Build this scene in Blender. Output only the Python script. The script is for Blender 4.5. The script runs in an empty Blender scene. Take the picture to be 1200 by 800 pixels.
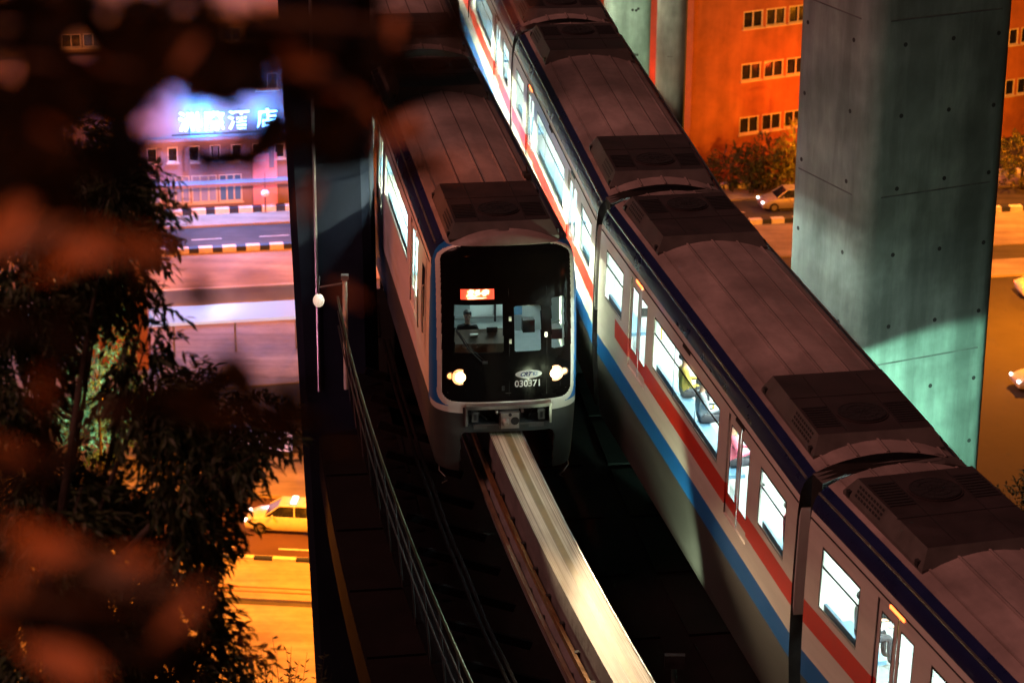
import bpy, bmesh, math, random
from mathutils import Vector, Matrix
random.seed(7)
R = math.radians
sc = bpy.context.scene
COL = sc.collection
PI = math.pi

# ------------------------------------------------------------------ camera numbers
F = 3150.0; PITCH = R(20.5); ROLL = R(0.5); CZ = 20.4
GZ = -36.0
CY, SY = math.cos(PITCH), math.sin(PITCH)

def ray(px, py):
    u = (px - 600) / F; v = (400 - py) / F
    c, s = math.cos(ROLL), math.sin(ROLL)
    u, v = u * c - v * s, u * s + v * c
    return Vector((u, CY + v * SY, -SY + v * CY))
def G(px, py, z=GZ):
    d = ray(px, py); t = (z - CZ) / d.z
    return Vector((d.x * t, d.y * t, z))
def atdist(px, py, t):
    d = ray(px, py).normalized()
    return Vector((0, 0, CZ)) + d * t
def onplane(px, py, p, e):
    """point of the sight line on the vertical plane through p along horizontal e"""
    n = Vector((-e.y, e.x, 0)); d = ray(px, py)
    t = n.dot(Vector((p.x, p.y, CZ)) - Vector((0, 0, CZ))) / n.dot(d)
    return Vector((0, 0, CZ)) + d * t

# ------------------------------------------------------------------ materials
def nodes_of(m):
    m.use_nodes = True
    return m.node_tree.nodes, m.node_tree.links, m.node_tree.nodes['Principled BSDF']
MC = {}
def mat(name, col, rough=.5, metal=0, var=.25, scale=3, bump=0, stretch=(1, 1, 1), coat=0, spec=.5):
    if name in MC: return MC[name]
    m = bpy.data.materials.new(name); MC[name] = m
    N, L, b = nodes_of(m)
    b.inputs['Roughness'].default_value = rough; b.inputs['Metallic'].default_value = metal
    b.inputs['Coat Weight'].default_value = coat; b.inputs['Specular IOR Level'].default_value = spec
    tc = N.new('ShaderNodeTexCoord'); mp = N.new('ShaderNodeMapping'); mp.inputs['Scale'].default_value = stretch
    L.new(tc.outputs['Object'], mp.inputs['Vector'])
    n = N.new('ShaderNodeTexNoise'); n.inputs['Scale'].default_value = scale; n.inputs['Detail'].default_value = 6; n.inputs['Roughness'].default_value = .62
    L.new(mp.outputs['Vector'], n.inputs['Vector'])
    cr = N.new('ShaderNodeValToRGB'); cr.color_ramp.elements[0].position = .3; cr.color_ramp.elements[1].position = .72
    cr.color_ramp.elements[0].color = (*[c * (1 - var) for c in col], 1); cr.color_ramp.elements[1].color = (*[min(1, c * (1 + var * .6)) for c in col], 1)
    L.new(n.outputs['Fac'], cr.inputs['Fac']); L.new(cr.outputs['Color'], b.inputs['Base Color'])
    mr = N.new('ShaderNodeMapRange'); mr.inputs['To Min'].default_value = max(.02, rough - .12); mr.inputs['To Max'].default_value = min(1, rough + .12)
    L.new(n.outputs['Fac'], mr.inputs['Value']); L.new(mr.outputs['Result'], b.inputs['Roughness'])
    if bump:
        bp = N.new('ShaderNodeBump'); bp.inputs['Strength'].default_value = bump; bp.inputs['Distance'].default_value = .02
        n2 = N.new('ShaderNodeTexNoise'); n2.inputs['Scale'].default_value = scale * 6; n2.inputs['Detail'].default_value = 4
        L.new(mp.outputs['Vector'], n2.inputs['Vector']); L.new(n2.outputs['Fac'], bp.inputs['Height']); L.new(bp.outputs['Normal'], b.inputs['Normal'])
    return m
def emit(name, col, s, base=(.8, .8, .8)):
    if name in MC: return MC[name]
    m = bpy.data.materials.new(name); MC[name] = m
    N, L, b = nodes_of(m)
    b.inputs['Base Color'].default_value = (*base, 1)
    b.inputs['Emission Color'].default_value = (*col, 1); b.inputs['Emission Strength'].default_value = s
    return m
def glass_mat(name, tint=(.9, .95, .95), refl=.10):
    if name in MC: return MC[name]
    m = bpy.data.materials.new(name); MC[name] = m; m.use_nodes = True
    N, L = m.node_tree.nodes, m.node_tree.links
    for x in list(N): N.remove(x)
    o = N.new('ShaderNodeOutputMaterial'); t = N.new('ShaderNodeBsdfTransparent'); t.inputs[0].default_value = (*tint, 1)
    g = N.new('ShaderNodeBsdfGlossy'); g.inputs['Roughness'].default_value = .03
    fr = N.new('ShaderNodeFresnel'); fr.inputs['IOR'].default_value = 1.5
    mx = N.new('ShaderNodeMixShader'); L.new(fr.outputs[0], mx.inputs[0]); L.new(t.outputs[0], mx.inputs[1]); L.new(g.outputs[0], mx.inputs[2]); L.new(mx.outputs[0], o.inputs[0])
    return m
def streaked(name, col, rough, k=.55, sc_=(2.2, 2.2, .10), blot=.35, spec=.4):
    m = mat(name, col, rough, 0, .3, .55, .35, spec=spec); N, L = m.node_tree.nodes, m.node_tree.links; b = N['Principled BSDF']
    src = b.inputs['Base Color'].links[0].from_socket; tc = [n for n in N if n.type == 'TEX_COORD'][0]
    last = src
    for sc3, lo, hi, dk in ((sc_, .42, .62, k), ((blot, blot, blot), .40, .60, k + .1)):
        mp = N.new('ShaderNodeMapping'); mp.inputs['Scale'].default_value = sc3; L.new(tc.outputs['Object'], mp.inputs[0])
        n = N.new('ShaderNodeTexNoise'); n.inputs['Scale'].default_value = 1; n.inputs['Detail'].default_value = 7; n.inputs['Roughness'].default_value = .65; L.new(mp.outputs[0], n.inputs[0])
        cr = N.new('ShaderNodeValToRGB'); cr.color_ramp.elements[0].position = lo; cr.color_ramp.elements[1].position = hi
        cr.color_ramp.elements[0].color = (dk, dk, dk, 1); L.new(n.outputs[0], cr.inputs[0])
        mx = N.new('ShaderNodeMix'); mx.data_type = 'RGBA'; mx.blend_type = 'MULTIPLY'; mx.inputs[0].default_value = 1
        L.new(last, mx.inputs[6]); L.new(cr.outputs[0], mx.inputs[7]); last = mx.outputs[2]
    L.new(last, b.inputs['Base Color']); return m
white = mat('train_white_paint', (.62, .61, .56), .38, 0, .12, 1.6, 0, (1, .25, 2.5), .2)
blue = mat('train_blue_paint', (.01, .13, .42), .35, 0, .12, 2)
navy = mat('train_navy_paint', (.009, .013, .065), .3, 0, .2, 2)
red = mat('train_red_paint', (.62, .03, .015), .35, 0, .12, 2)
skirt_m = mat('train_skirt_grey', (.045, .048, .045), .5, 0, .3, 1.2, 0, (1, .3, 1.5))
roof_m = None
unit_m = mat('roof_unit_grey', (.032, .024, .024), .5, 0, .35, 1.8, .1)
unit_side = mat('roof_unit_side', (.095, .088, .082), .45, 0, .25, 3)
grille_m = mat('grille_black', (.012, .012, .013), .7, 0, .3, 8)
black_m = mat('train_black_panel', (.005, .004, .004), .14, 0, .25, 2, 0, (1, 1, 1), 0, .12)
rubber = mat('rubber_black', (.012, .012, .012), .75, 0, .3, 5)
alu = mat('brushed_metal', (.45, .45, .43), .35, .9, .2, 5)
dark_metal = mat('dark_metal', (.05, .05, .052), .5, .6, .4, 6)
inner = mat('train_interior_panel', (.70, .74, .72), .5, 0, .08, 2)
floor_in = mat('train_interior_floor', (.22, .24, .25), .5, 0, .2, 4)
seat_m = mat('seat_plastic', (.55, .30, .05), .5, 0, .15, 4)
seat_b = mat('seat_plastic_blue', (.10, .22, .34), .5, 0, .15, 4)
pole_m = mat('grab_pole_yellow', (.7, .5, .08), .3, .2, .1, 4)
glass = glass_mat('window_glass')
cabglass = glass_mat('cab_glass', (.8, .9, .88))
strip_l = emit('ceiling_light', (.84, 1.0, .88), 85)
cab_l = emit('cab_light', (.8, 1, .95), 26.0)
head_l = emit('headlight_lens', (1, .66, .27), 6)
amber_l = emit('marker_lens', (1, .32, .08), 3)
ledr = emit('led_red', (1, .035, .0), 1.6); ledw = emit('led_white', (1, .70, .25), 7)
side_led = emit('side_led_orange', (1, .14, .02), 5)
roof_m = streaked('train_roof_grey', (.36, .30, .28), .5, .72, (1.3, .35, 1.3), .8)
concrete = streaked('pier_concrete', (.38, .45, .41), .8, .62, (1.1, 1.1, .16), .28)
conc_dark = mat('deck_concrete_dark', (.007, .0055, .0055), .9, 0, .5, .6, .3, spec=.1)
asphalt = streaked('asphalt', (.08, .075, .075), .75, .6, (.05, 1.4, 1.4), .3)
paving = streaked('pavement_slabs', (.40, .34, .27), .8, .7, (.06, .9, .9), .22)
earth = mat('dark_earth', (.05, .045, .03), .95, 0, .5, .08, .5)
kw = mat('kerb_white', (.72, .72, .70), .6, 0, .2, 2); kb = mat('kerb_navy', (.02, .03, .06), .6, 0, .2, 2)
paintw = mat('road_paint', (.65, .63, .55), .7, 0, .3, 1.2)
bark = mat('bark', (.06, .045, .035), .9, 0, .4, 12, .6)
fac_or = streaked('facade_render', (.46, .18, .11), .85, .78, (.5, .5, .05), .08)
fac_pk = mat('facade_pale', (.26, .20, .24), .8, 0, .2, .15, .1)
win_dark = mat('window_glass_dark', (.012, .014, .02), .12, 0, .3, 2)
frame_w = mat('window_frame_white', (.62, .6, .58), .5, 0, .15, 4)

def leaf_mat(name, c1, c2, trans=.25, spec=.4):
    m = bpy.data.materials.new(name); N, L, b = nodes_of(m); b.inputs['Specular IOR Level'].default_value = spec
    g = N.new('ShaderNodeNewGeometry'); cr = N.new('ShaderNodeValToRGB')
    cr.color_ramp.elements[0].color = (*c1, 1); cr.color_ramp.elements[1].color = (*c2, 1)
    L.new(g.outputs['Random Per Island'], cr.inputs['Fac']); L.new(cr.outputs['Color'], b.inputs['Base Color'])
    b.inputs['Roughness'].default_value = .55
    tr = N.new('ShaderNodeBsdfTranslucent'); L.new(cr.outputs['Color'], tr.inputs[0])
    mx = N.new('ShaderNodeMixShader'); mx.inputs[0].default_value = trans
    L.new(b.outputs[0], mx.inputs[1]); L.new(tr.outputs[0], mx.inputs[2]); L.new(mx.outputs[0], N['Material Output'].inputs[0])
    return m
leaf_a = leaf_mat('leaf_green', (.02, .04, .014), (.05, .08, .025))
leaf_b = leaf_mat('leaf_yellow_lit', (.12, .13, .02), (.42, .36, .05), .35)  # yellowed and brightened: the lamp-lit look sits in the leaf colour
leaf_c = leaf_mat('leaf_dark', (.02, .035, .014), (.06, .07, .025))

# ------------------------------------------------------------------ mesh helper
class MB:
    def __init__(s): s.v = []; s.f = []; s.mi = []; s.ms = []; s.uv = None
    def m(s, mt):
        if mt not in s.ms: s.ms.append(mt)
        return s.ms.index(mt)
    def poly(s, pts, mt):
        b = len(s.v); s.v += [tuple(p) for p in pts]; s.f.append(tuple(range(b, b + len(pts)))); s.mi.append(s.m(mt))
    def box(s, c, d, mt, rz=0, taper=(1, 1)):
        b = len(s.v); cs, sn = math.cos(rz), math.sin(rz)
        for k in (-1, 1):
            tx, ty = taper if k > 0 else (1, 1)
            for j, i in ((-1, -1), (-1, 1), (1, 1), (1, -1)):
                x, y = i * d[0] / 2 * tx, j * d[1] / 2 * ty
                s.v.append((c[0] + x * cs - y * sn, c[1] + x * sn + y * cs, c[2] + k * d[2] / 2))
        i = s.m(mt)
        for q in ((3, 2, 1, 0), (4, 5, 6, 7), (0, 1, 5, 4), (1, 2, 6, 5), (2, 3, 7, 6), (3, 0, 4, 7)):
            s.f.append(tuple(b + a for a in q)); s.mi.append(i)
    def obox(s, p0, p1, w, h, mt, zup=True):
        """bar from p0 to p1, width w horizontally, height h"""
        p0, p1 = Vector(p0), Vector(p1); d = (p1 - p0).normalized()
        up = Vector((0, 0, 1)) if abs(d.z) < .95 else Vector((0, 1, 0))
        a = d.cross(up).normalized() * w / 2; c = a.cross(d).normalized() * h / 2
        b = len(s.v)
        for p in (p0, p1):
            for q in (-a - c, a - c, a + c, -a + c): s.v.append(tuple(p + q))
        i = s.m(mt)
        for q in ((0, 1, 2, 3), (7, 6, 5, 4), (0, 4, 5, 1), (1, 5, 6, 2), (2, 6, 7, 3), (3, 7, 4, 0)):
            s.f.append(tuple(b + a_ for a_ in q)); s.mi.append(i)
    def tube(s, path, rad, mt, n=8, cap=True):
        path = [Vector(p) for p in path]
        rad = rad if isinstance(rad, (list, tuple)) else [rad] * len(path)
        b = len(s.v); pr = None; i = s.m(mt)
        for k, p in enumerate(path):
            d = (path[min(k + 1, len(path) - 1)] - path[max(k - 1, 0)]).normalized()
            if pr is None: pr = d.orthogonal().normalized()
            pr = (pr - d * pr.dot(d)).normalized(); q = d.cross(pr)
            for j in range(n):
                a = 2 * PI * j / n; s.v.append(tuple(p + (pr * math.cos(a) + q * math.sin(a)) * rad[k]))
        for k in range(len(path) - 1):
            for j in range(n):
                s.f.append((b + k * n + j, b + k * n + (j + 1) % n, b + (k + 1) * n + (j + 1) % n, b + (k + 1) * n + j)); s.mi.append(i)
        if cap:
            s.f.append(tuple(b + j for j in reversed(range(n)))); s.mi.append(i)
            e = b + (len(path) - 1) * n; s.f.append(tuple(e + j for j in range(n))); s.mi.append(i)
    def disc(s, c, nrm, r, h, mt, n=24):
        c = Vector(c); nrm = Vector(nrm).normalized(); s.tube([c, c + nrm * h], r, mt, n)
    def sphere(s, c, r, mt, n=16, sq=(1, 1, 1)):
        path = [];b = len(s.v); i = s.m(mt)
        for k in range(n // 2 + 1):
            t = PI * k / (n // 2)
            for j in range(n):
                a = 2 * PI * j / n
                s.v.append((c[0] + r * sq[0] * math.sin(t) * math.cos(a), c[1] + r * sq[1] * math.sin(t) * math.sin(a), c[2] + r * sq[2] * math.cos(t)))
        for k in range(n // 2):
            for j in range(n):
                s.f.append((b + k * n + j, b + (k + 1) * n + j, b + (k + 1) * n + (j + 1) % n, b + k * n + (j + 1) % n)); s.mi.append(i)
    def mesh(s, name, smooth=False):
        me = bpy.data.meshes.new(name); me.from_pydata(s.v, [], s.f)
        for mt in s.ms: me.materials.append(mt)
        me.polygons.foreach_set('material_index', s.mi)
        if s.uv:
            ul = me.uv_layers.new(name='UVMap')
            for lp in me.loops: ul.data[lp.index].uv = s.uv[lp.vertex_index]
        if smooth: me.polygons.foreach_set('use_smooth', [True] * len(s.f))
        me.update(); return me
    def build(s, name, parent=None, smooth=False, loc=None, rz=0, recalc=False):
        me = s.mesh(name, smooth)
        if recalc:
            bm = bmesh.new(); bm.from_mesh(me); bmesh.ops.recalc_face_normals(bm, faces=bm.faces); bm.to_mesh(me); bm.free()
        o = bpy.data.objects.new(name, me); COL.objects.link(o)
        if parent: o.parent = parent
        if loc is not None: o.location = loc
        o.rotation_euler.z = rz
        return o
def tag(o, label=None, cat=None, group=None, kind=None):
    if label: o['label'] = label
    if cat: o['category'] = cat
    if group: o['group'] = group
    if kind: o['kind'] = kind
    return o
def empty(name, loc, rz=0):
    o = bpy.data.objects.new(name, None); COL.objects.link(o); o.location = loc; o.rotation_euler.z = rz; o.empty_display_size = .3
    return o
def autosmooth(o, ang=35):
    me = o.data
    me.polygons.foreach_set('use_smooth', [True] * len(me.polygons))
    bm = bmesh.new(); bm.from_mesh(me); bmesh.ops.remove_doubles(bm, verts=bm.verts, dist=.0005)
    for e in bm.edges:
        if len(e.link_faces) == 2 and e.calc_face_angle(0) > R(ang): e.smooth = False
        elif len(e.link_faces) != 2: e.smooth = False
    bm.to_mesh(me); bm.free(); return o
def bevel(o, w=.01, seg=2):
    b = o.modifiers.new('b', 'BEVEL'); b.width = w; b.segments = seg; b.limit_method = 'ANGLE'; b.angle_limit = R(40); return o
def copy_tree(o, parent=None):
    c = o.copy(); COL.objects.link(c); c.parent = parent
    for ch in list(o.children): copy_tree(ch, c)
    return c
def text_into(mb_parent, body, size, material, fn, name, shear=0, extrude=0, bold=0):
    """letters laid on a surface: fn maps (x, z) of the text to a point"""
    cu = bpy.data.curves.new(name, 'FONT'); cu.body = body; cu.size = size; cu.align_x = 'CENTER'; cu.align_y = 'CENTER'; cu.shear = shear; cu.offset = bold
    cu.resolution_u = 3
    o = bpy.data.objects.new(name, cu); COL.objects.link(o)
    dg = bpy.context.evaluated_depsgraph_get(); me = bpy.data.meshes.new_from_object(o.evaluated_get(dg))
    bpy.data.objects.remove(o); bpy.data.curves.remove(cu)
    for v in me.vertices: v.co = fn(v.co.x, v.co.y)
    me.materials.clear(); me.materials.append(material)
    t = bpy.data.objects.new(name, me); COL.objects.link(t); t.parent = mb_parent
    return t

# ------------------------------------------------------------------ track curve (concentric arcs)
CX0, CY0 = 179.1, 80.8
RL, RR = 181.8, 178.0
BT = -.25                       # top of the guide beams
TH0 = 6.6                       # beyond this the track runs straight
def T(rad, th, off=0, z=0):
    t = R(th); r = rad - off
    if th < TH0:
        t0 = R(TH0); l = rad * (t0 - t)
        return Vector((CX0 - r * math.cos(t0) - math.sin(t0) * l, CY0 - r * math.sin(t0) + math.cos(t0) * l, z))
    return Vector((CX0 - r * math.cos(t), CY0 - r * math.sin(t), z))

# ================================================================== TRAIN CARS
PROF = [(-1.05, 1.38), (-.9, 1.41), (-.2, 1.455), (.36, 1.485), (.80, 1.49), (1.12, 1.49), (1.29, 1.49), (1.69, 1.488), (1.80, 1.485), (2.2, 1.475), (2.85, 1.455), (3.0, 1.445),
        (3.12, 1.435), (3.22, 1.425), (3.30, 1.41), (3.42, 1.37), (3.52, 1.29), (3.60, 1.18), (3.68, 1.0), (3.75, .78), (3.81, .5), (3.845, .2), (3.85, 0)]
def wx(z):
    for (z0, x0), (z1, x1) in zip(PROF, PROF[1:]):
        if z <= z1: return x0 + (x1 - x0) * (z - z0) / (z1 - z0)
    return 0
def bandmat(z, y, stripe):
    if z < .36: return skirt_m
    if z < .80: return white if stripe is None else blue
    if z < 1.29: return white
    if z < 1.69: return red if stripe and stripe[0] < y < stripe[1] else white
    if z < 3.22: return white
    if z < 3.60: return navy
    return roof_m
DOORS = [(-4.35, -2.95), (2.95, 4.35)]
WINS = [(-6.5, -4.98), (-2.4, 2.4), (4.98, 6.5)]
WZ0, WZ1 = 1.80, 2.85
DZ0, DZ1 = 1.12, 3.0
HB = 7.07
def carriage_mesh(y0, doors, wins, stripe=(-9, 9)):
    mb = MB(); ys = {y0, HB, -6.2, 5.5}
    for a, b in doors + wins: ys |= {a, b}
    ys = sorted(y for y in ys if y >= y0); zs = [p[0] for p in PROF]
    for sd in (-1, 1):
        for a, b in zip(ys, ys[1:]):
            ym = (a + b) / 2
            for z0, z1 in zip(zs, zs[1:]):
                zm = (z0 + z1) / 2
                if any(p < ym < q for p, q in wins) and WZ0 < zm < WZ1: continue
                if any(p < ym < q for p, q in doors) and DZ0 < zm < DZ1: continue
                p = [(sd * wx(z0), a, z0), (sd * wx(z0), b, z0), (sd * wx(z1), b, z1), (sd * wx(z1), a, z1)]
                if sd < 0: p.reverse()
                mb.poly(p, bandmat(zm, ym, stripe))
    return mb
def end_wall(mb, y, openw=.55, mt=None):
    # flat end with gangway opening
    mt = mt or dark_metal
    zs = [p[0] for p in PROF]
    for z0, z1 in zip(zs, zs[1:]):
        zm = (z0 + z1) / 2
        w0, w1 = wx(z0), wx(z1)
        if DZ0 <= zm <= DZ1:
            for sd in (-1, 1):
                mb.poly([(sd * openw, y, z0), (sd * w0, y, z0), (sd * w1, y, z1), (sd * openw, y, z1)], mt)
        else:
            mb.poly([(-w0, y, z0), (w0, y, z0), (w1, y, z1), (-w1, y, z1)], mt)
def skin_between(y, z0, z1, y1, inset, sd, mt, mb, fn=None):
    zs = [z0] + [p[0] for p in PROF if z0 < p[0] < z1] + [z1]
    for a, b in zip(zs, zs[1:]):
        p = [(sd * (wx(a) - inset), y, a), (sd * (wx(a) - inset), y1, a), (sd * (wx(b) - inset), y1, b), (sd * (wx(b) - inset), y, b)]
        if sd < 0: p.reverse()
        mb.poly(p, mt if fn is None else fn((a + b) / 2))
def window_mesh(a, b, sd):
    """rubber frame, hopper bar, glass following the side's curve"""
    mb = MB(); w = .045
    def bar(y0, y1, z0, z1, ins=.004, mt=rubber): skin_between(y0, z0, z1, y1, ins, sd, mt, mb)
    bar(a, b, WZ0, WZ0 + w, .006, alu); bar(a, b, WZ1 - w, WZ1)
    n = 3 if b - a > 3 else 1
    for k in range(n + 1):
        y = a + (b - a - w) * k / n; bar(y, y + w, WZ0 + w, WZ1 - w)
    bar(a + w, b - w, 2.50, 2.545, .008)
    skin_between(a + w, WZ0 + w, WZ1 - w, b - w, .022, sd, glass, mb)
    return mb.mesh('window')
def door_mesh(a, b, sd, plain=False):
    mb = MB(); ins = .035; m = (a + b) / 2
    for y0, y1 in ((a, m - .006), (m + .006, b)):
        g0, g1 = y0 + .13, y1 - .13
        f = lambda z: red if 1.29 < z < 1.69 and not plain else white
        for p, q in ((y0, g0), (g1, y1)):
            for za, zb in ((DZ0, 1.29), (1.29, 1.69), (1.69, DZ1)): skin_between(p, za, zb, q, ins, sd, white, mb, f)
        skin_between(g0, DZ0, 1.29, g1, ins, sd, white, mb, f); skin_between(g0, 1.29, 1.52, g1, ins, sd, white, mb, f); skin_between(g0, 2.82, DZ1, g1, ins, sd, white, mb, f)
        skin_between(g0, 1.52, 2.82, g1, ins + .012, sd, glass, mb)
        for zz in (1.52, 2.80): skin_between(g0 - .02, zz, zz + .025, g1 + .02, ins - .004, sd, rubber, mb)
        for yy in (g0 - .02, g1 - .005): skin_between(yy, 1.52, 2.82, yy + .025, ins - .005, sd, rubber, mb)
    # jambs
    for yy in (a, b):
        mb.poly([(sd * wx(DZ0), yy, DZ0), (sd * (wx(DZ0) - .06), yy, DZ0), (sd * (wx(DZ1) - .06), yy, DZ1), (sd * wx(DZ1), yy, DZ1)], rubber)
    skin_between(m - .012, DZ0, DZ1, m + .012, ins - .006, sd, rubber, mb)
    return mb.mesh('door')
def roof_unit_mesh():
    mb = MB(); L2, W2 = 1.50, 1.10; l2, w2 = 1.34, .96; z0, z1 = 3.64, 3.97
    base = [(-W2, -L2), (W2, -L2), (W2, L2), (-W2, L2)]; top = [(-w2, -l2 + .05), (w2, -l2 + .05), (w2, l2), (-w2, l2)]
    for i in range(4):
        a, b = base[i], base[(i + 1) % 4]; c, d = top[(i + 1) % 4], top[i]
        mb.poly([(a[0], a[1], z0), (b[0], b[1], z0), (b[0], b[1], z0 + .06), (a[0], a[1], z0 + .06)], unit_side)
        mb.poly([(a[0], a[1], z0 + .06), (b[0], b[1], z0 + .06), (c[0], c[1], z1), (d[0], d[1], z1)], unit_side)
    mb.poly([(*t, z1) for t in top], unit_m)
    # side grilles on the slanting flanks (rows of dark slots)
    for sd in (-1, 1):
        for j in range(9):
            y = -1.12 + j * .11
            for k in range(3):
                t0, t1 = .22 + k * .24, .36 + k * .24
                x0 = W2 + (w2 - W2) * t0; x1 = W2 + (w2 - W2) * t1; za = z0 + .06 + (z1 - z0 - .06) * t0; zb = z0 + .06 + (z1 - z0 - .06) * t1
                p = [(sd * (x0 + .004), y, za + .003), (sd * (x0 + .004), y + .075, za + .003), (sd * (x1 + .004), y + .075, zb + .003), (sd * (x1 + .004), y, zb + .003)]
                mb.poly(p, grille_m)
    # top grilles, fan, seams
    for sd in (-1, 1):
        for j in range(9):
            mb.box((sd * .70, -.98 + j * .10, z1 + .008), (.42, .055, .012), grille_m)
        mb.box((sd * .47, 0.0, z1 + .004), (.012, 2.4, .008), grille_m)
    mb.box((0, .28, z1 + .004), (1.96, .014, .008), grille_m)
    mb.disc((0, -.55, z1), (0, 0, 1), .43, .022, unit_m, 32); mb.disc((0, -.55, z1 + .02), (0, 0, 1), .40, .02, grille_m, 32)
    for k in range(6):
        a = PI * k / 6; mb.obox((-.40 * math.cos(a), -.55 - .40 * math.sin(a), z1 + .043), (.40 * math.cos(a), -.55 + .40 * math.sin(a), z1 + .043), .012, .006, dark_metal)
    for r_ in (.13, .26, .38):
        mb.tube([(r_ * math.cos(a * PI / 12), -.55 + r_ * math.sin(a * PI / 12), z1 + .043) for a in range(25)], .006, dark_metal, 4)
    # lifting lugs
    for x in (-1.08, 1.08):
        for y in (-1.3, 1.3): mb.box((x, y, z0 + .09), (.07, .10, .10), dark_metal)
    return mb.mesh('roof_unit')
def roof_trim(mb, y0, y1):
    for x in (-.98, -.5, 0, .5, .98):
        z = 3.86 if x == 0 else next(z for z in [p[0] for p in PROF] if z >= 0) if False else None
        # height of roof at x
        for (za, xa), (zb, xb) in zip(PROF[14:], PROF[15:]):
            if xb <= abs(x) <= xa: z = za + (zb - za) * (xa - abs(x)) / (xa - xb)
        mb.box((x, (y0 + y1) / 2, z + .008), (.035, y1 - y0, .03), roof_m)
        mb.box((x + .03, (y0 + y1) / 2, z + .003), (.022, y1 - y0, .012), grille_m)
    for sd in (-1, 1):
        mb.box((sd * 1.325, (y0 + y1) / 2, 3.50), (.03, y1 - y0, .035), alu)
        mb.box((sd * 1.435, (y0 + y1) / 2, 3.10), (.03, y1 - y0, .02), rubber)
    # side door pilots and LED panels at cantrail
def interior_mesh(y0, y1):
    mb = MB()
    mb.poly([(-1.42, y0, 1.10), (1.42, y0, 1.10), (1.42, y1, 1.10), (-1.42, y1, 1.10)], floor_in)
    mb.poly([(-1.36, y0, 3.14), (-1.36, y1, 3.14), (1.36, y1, 3.14), (1.36, y0, 3.14)], inner)
    return mb.mesh('floor')
def bench_mesh(a, b, sd, mt):
    mb = MB(); x = sd * 1.16
    mb.box((x, (a + b) / 2, 1.50), (.46, b - a, .07), mt); mb.box((sd * 1.38, (a + b) / 2, 1.70), (.05, b - a, .36), mt)
    mb.box((sd * 1.30, (a + b) / 2, 1.28), (.2, b - a - .1, .36), inner)
    return mb.mesh('bench_seat')
strip_hi = emit('ceiling_light_bright', (.98, 1.0, .66), 620)
def strip_mesh(y0, y1, x, plain=False):
    mb = MB(); mb.box((x, (y0 + y1) / 2, 3.115), (.20, y1 - y0, .03), strip_hi if plain and x > 0 else strip_l); return mb.mesh('ceiling_light')
def poles_mesh(ys, y0, y1):
    mb = MB()
    for y in ys:
        for x in (-.45, .45): mb.tube([(x, y, 1.1), (x, y, 3.12)], .018, pole_m, 8)
    for x in (-.75, .75):
        mb.tube([(x, y0, 2.92), (x, y1, 2.92)], .016, alu, 6)
        k = y0 + .3
        while k < y1: mb.obox((x, k, 2.92), (x, k, 2.76), .03, .01, white); mb.tube([(x, k - .05, 2.70), (x, k - .04, 2.76), (x, k + .04, 2.76), (x, k + .05, 2.70), (x, k + .03, 2.66), (x, k - .03, 2.66), (x, k - .05, 2.70)], .009, white, 5); k += .42
    return mb.mesh('handrail')
def seat_on(rad, th):
    a, b = T(rad, th - 2.3), T(rad, th + 2.3); return (a + b) / 2, math.atan2(b.x - a.x, a.y - b.y)
def addp(name, me, parent, loc=(0, 0, 0), rz=0):
    o = bpy.data.objects.new(name, me); COL.objects.link(o); o.parent = parent; o.location = loc; o.rotation_euler.z = rz; return o
def solid(o):
    m = o.modifiers.new('s', 'SOLIDIFY'); m.thickness = .05; m.offset = -1
    o.data.materials.append(inner); m.material_offset = len(o.data.materials); m.material_offset_rim = 0
    return o
ROOFU = roof_unit_mesh()
def furnish(c, y0, y1, doors, wins, uy, plain=False):
    for sd in (-1, 1):
        for a, b in wins: addp('window', window_mesh(a, b, sd), c)
        for a, b in doors: addp('door', door_mesh(a, b, sd, plain), c)
        for a, b in wins: addp('bench_seat', bench_mesh(a + .05, b - .05, sd, seat_b), c)
    addp('floor', interior_mesh(y0, y1), c)
    for x in (-.55, .55): addp('ceiling_light', strip_mesh(y0 + .3, y1 - .3, x, plain), c)
    addp('handrail', poles_mesh([-1.6, 0, 1.6, -3.65, 3.65, 5.7], y0 + .3, y1 - .2), c)
    for y, rz in uy: addp('roof_unit', ROOFU, c, (0, y, 0), rz)
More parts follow.
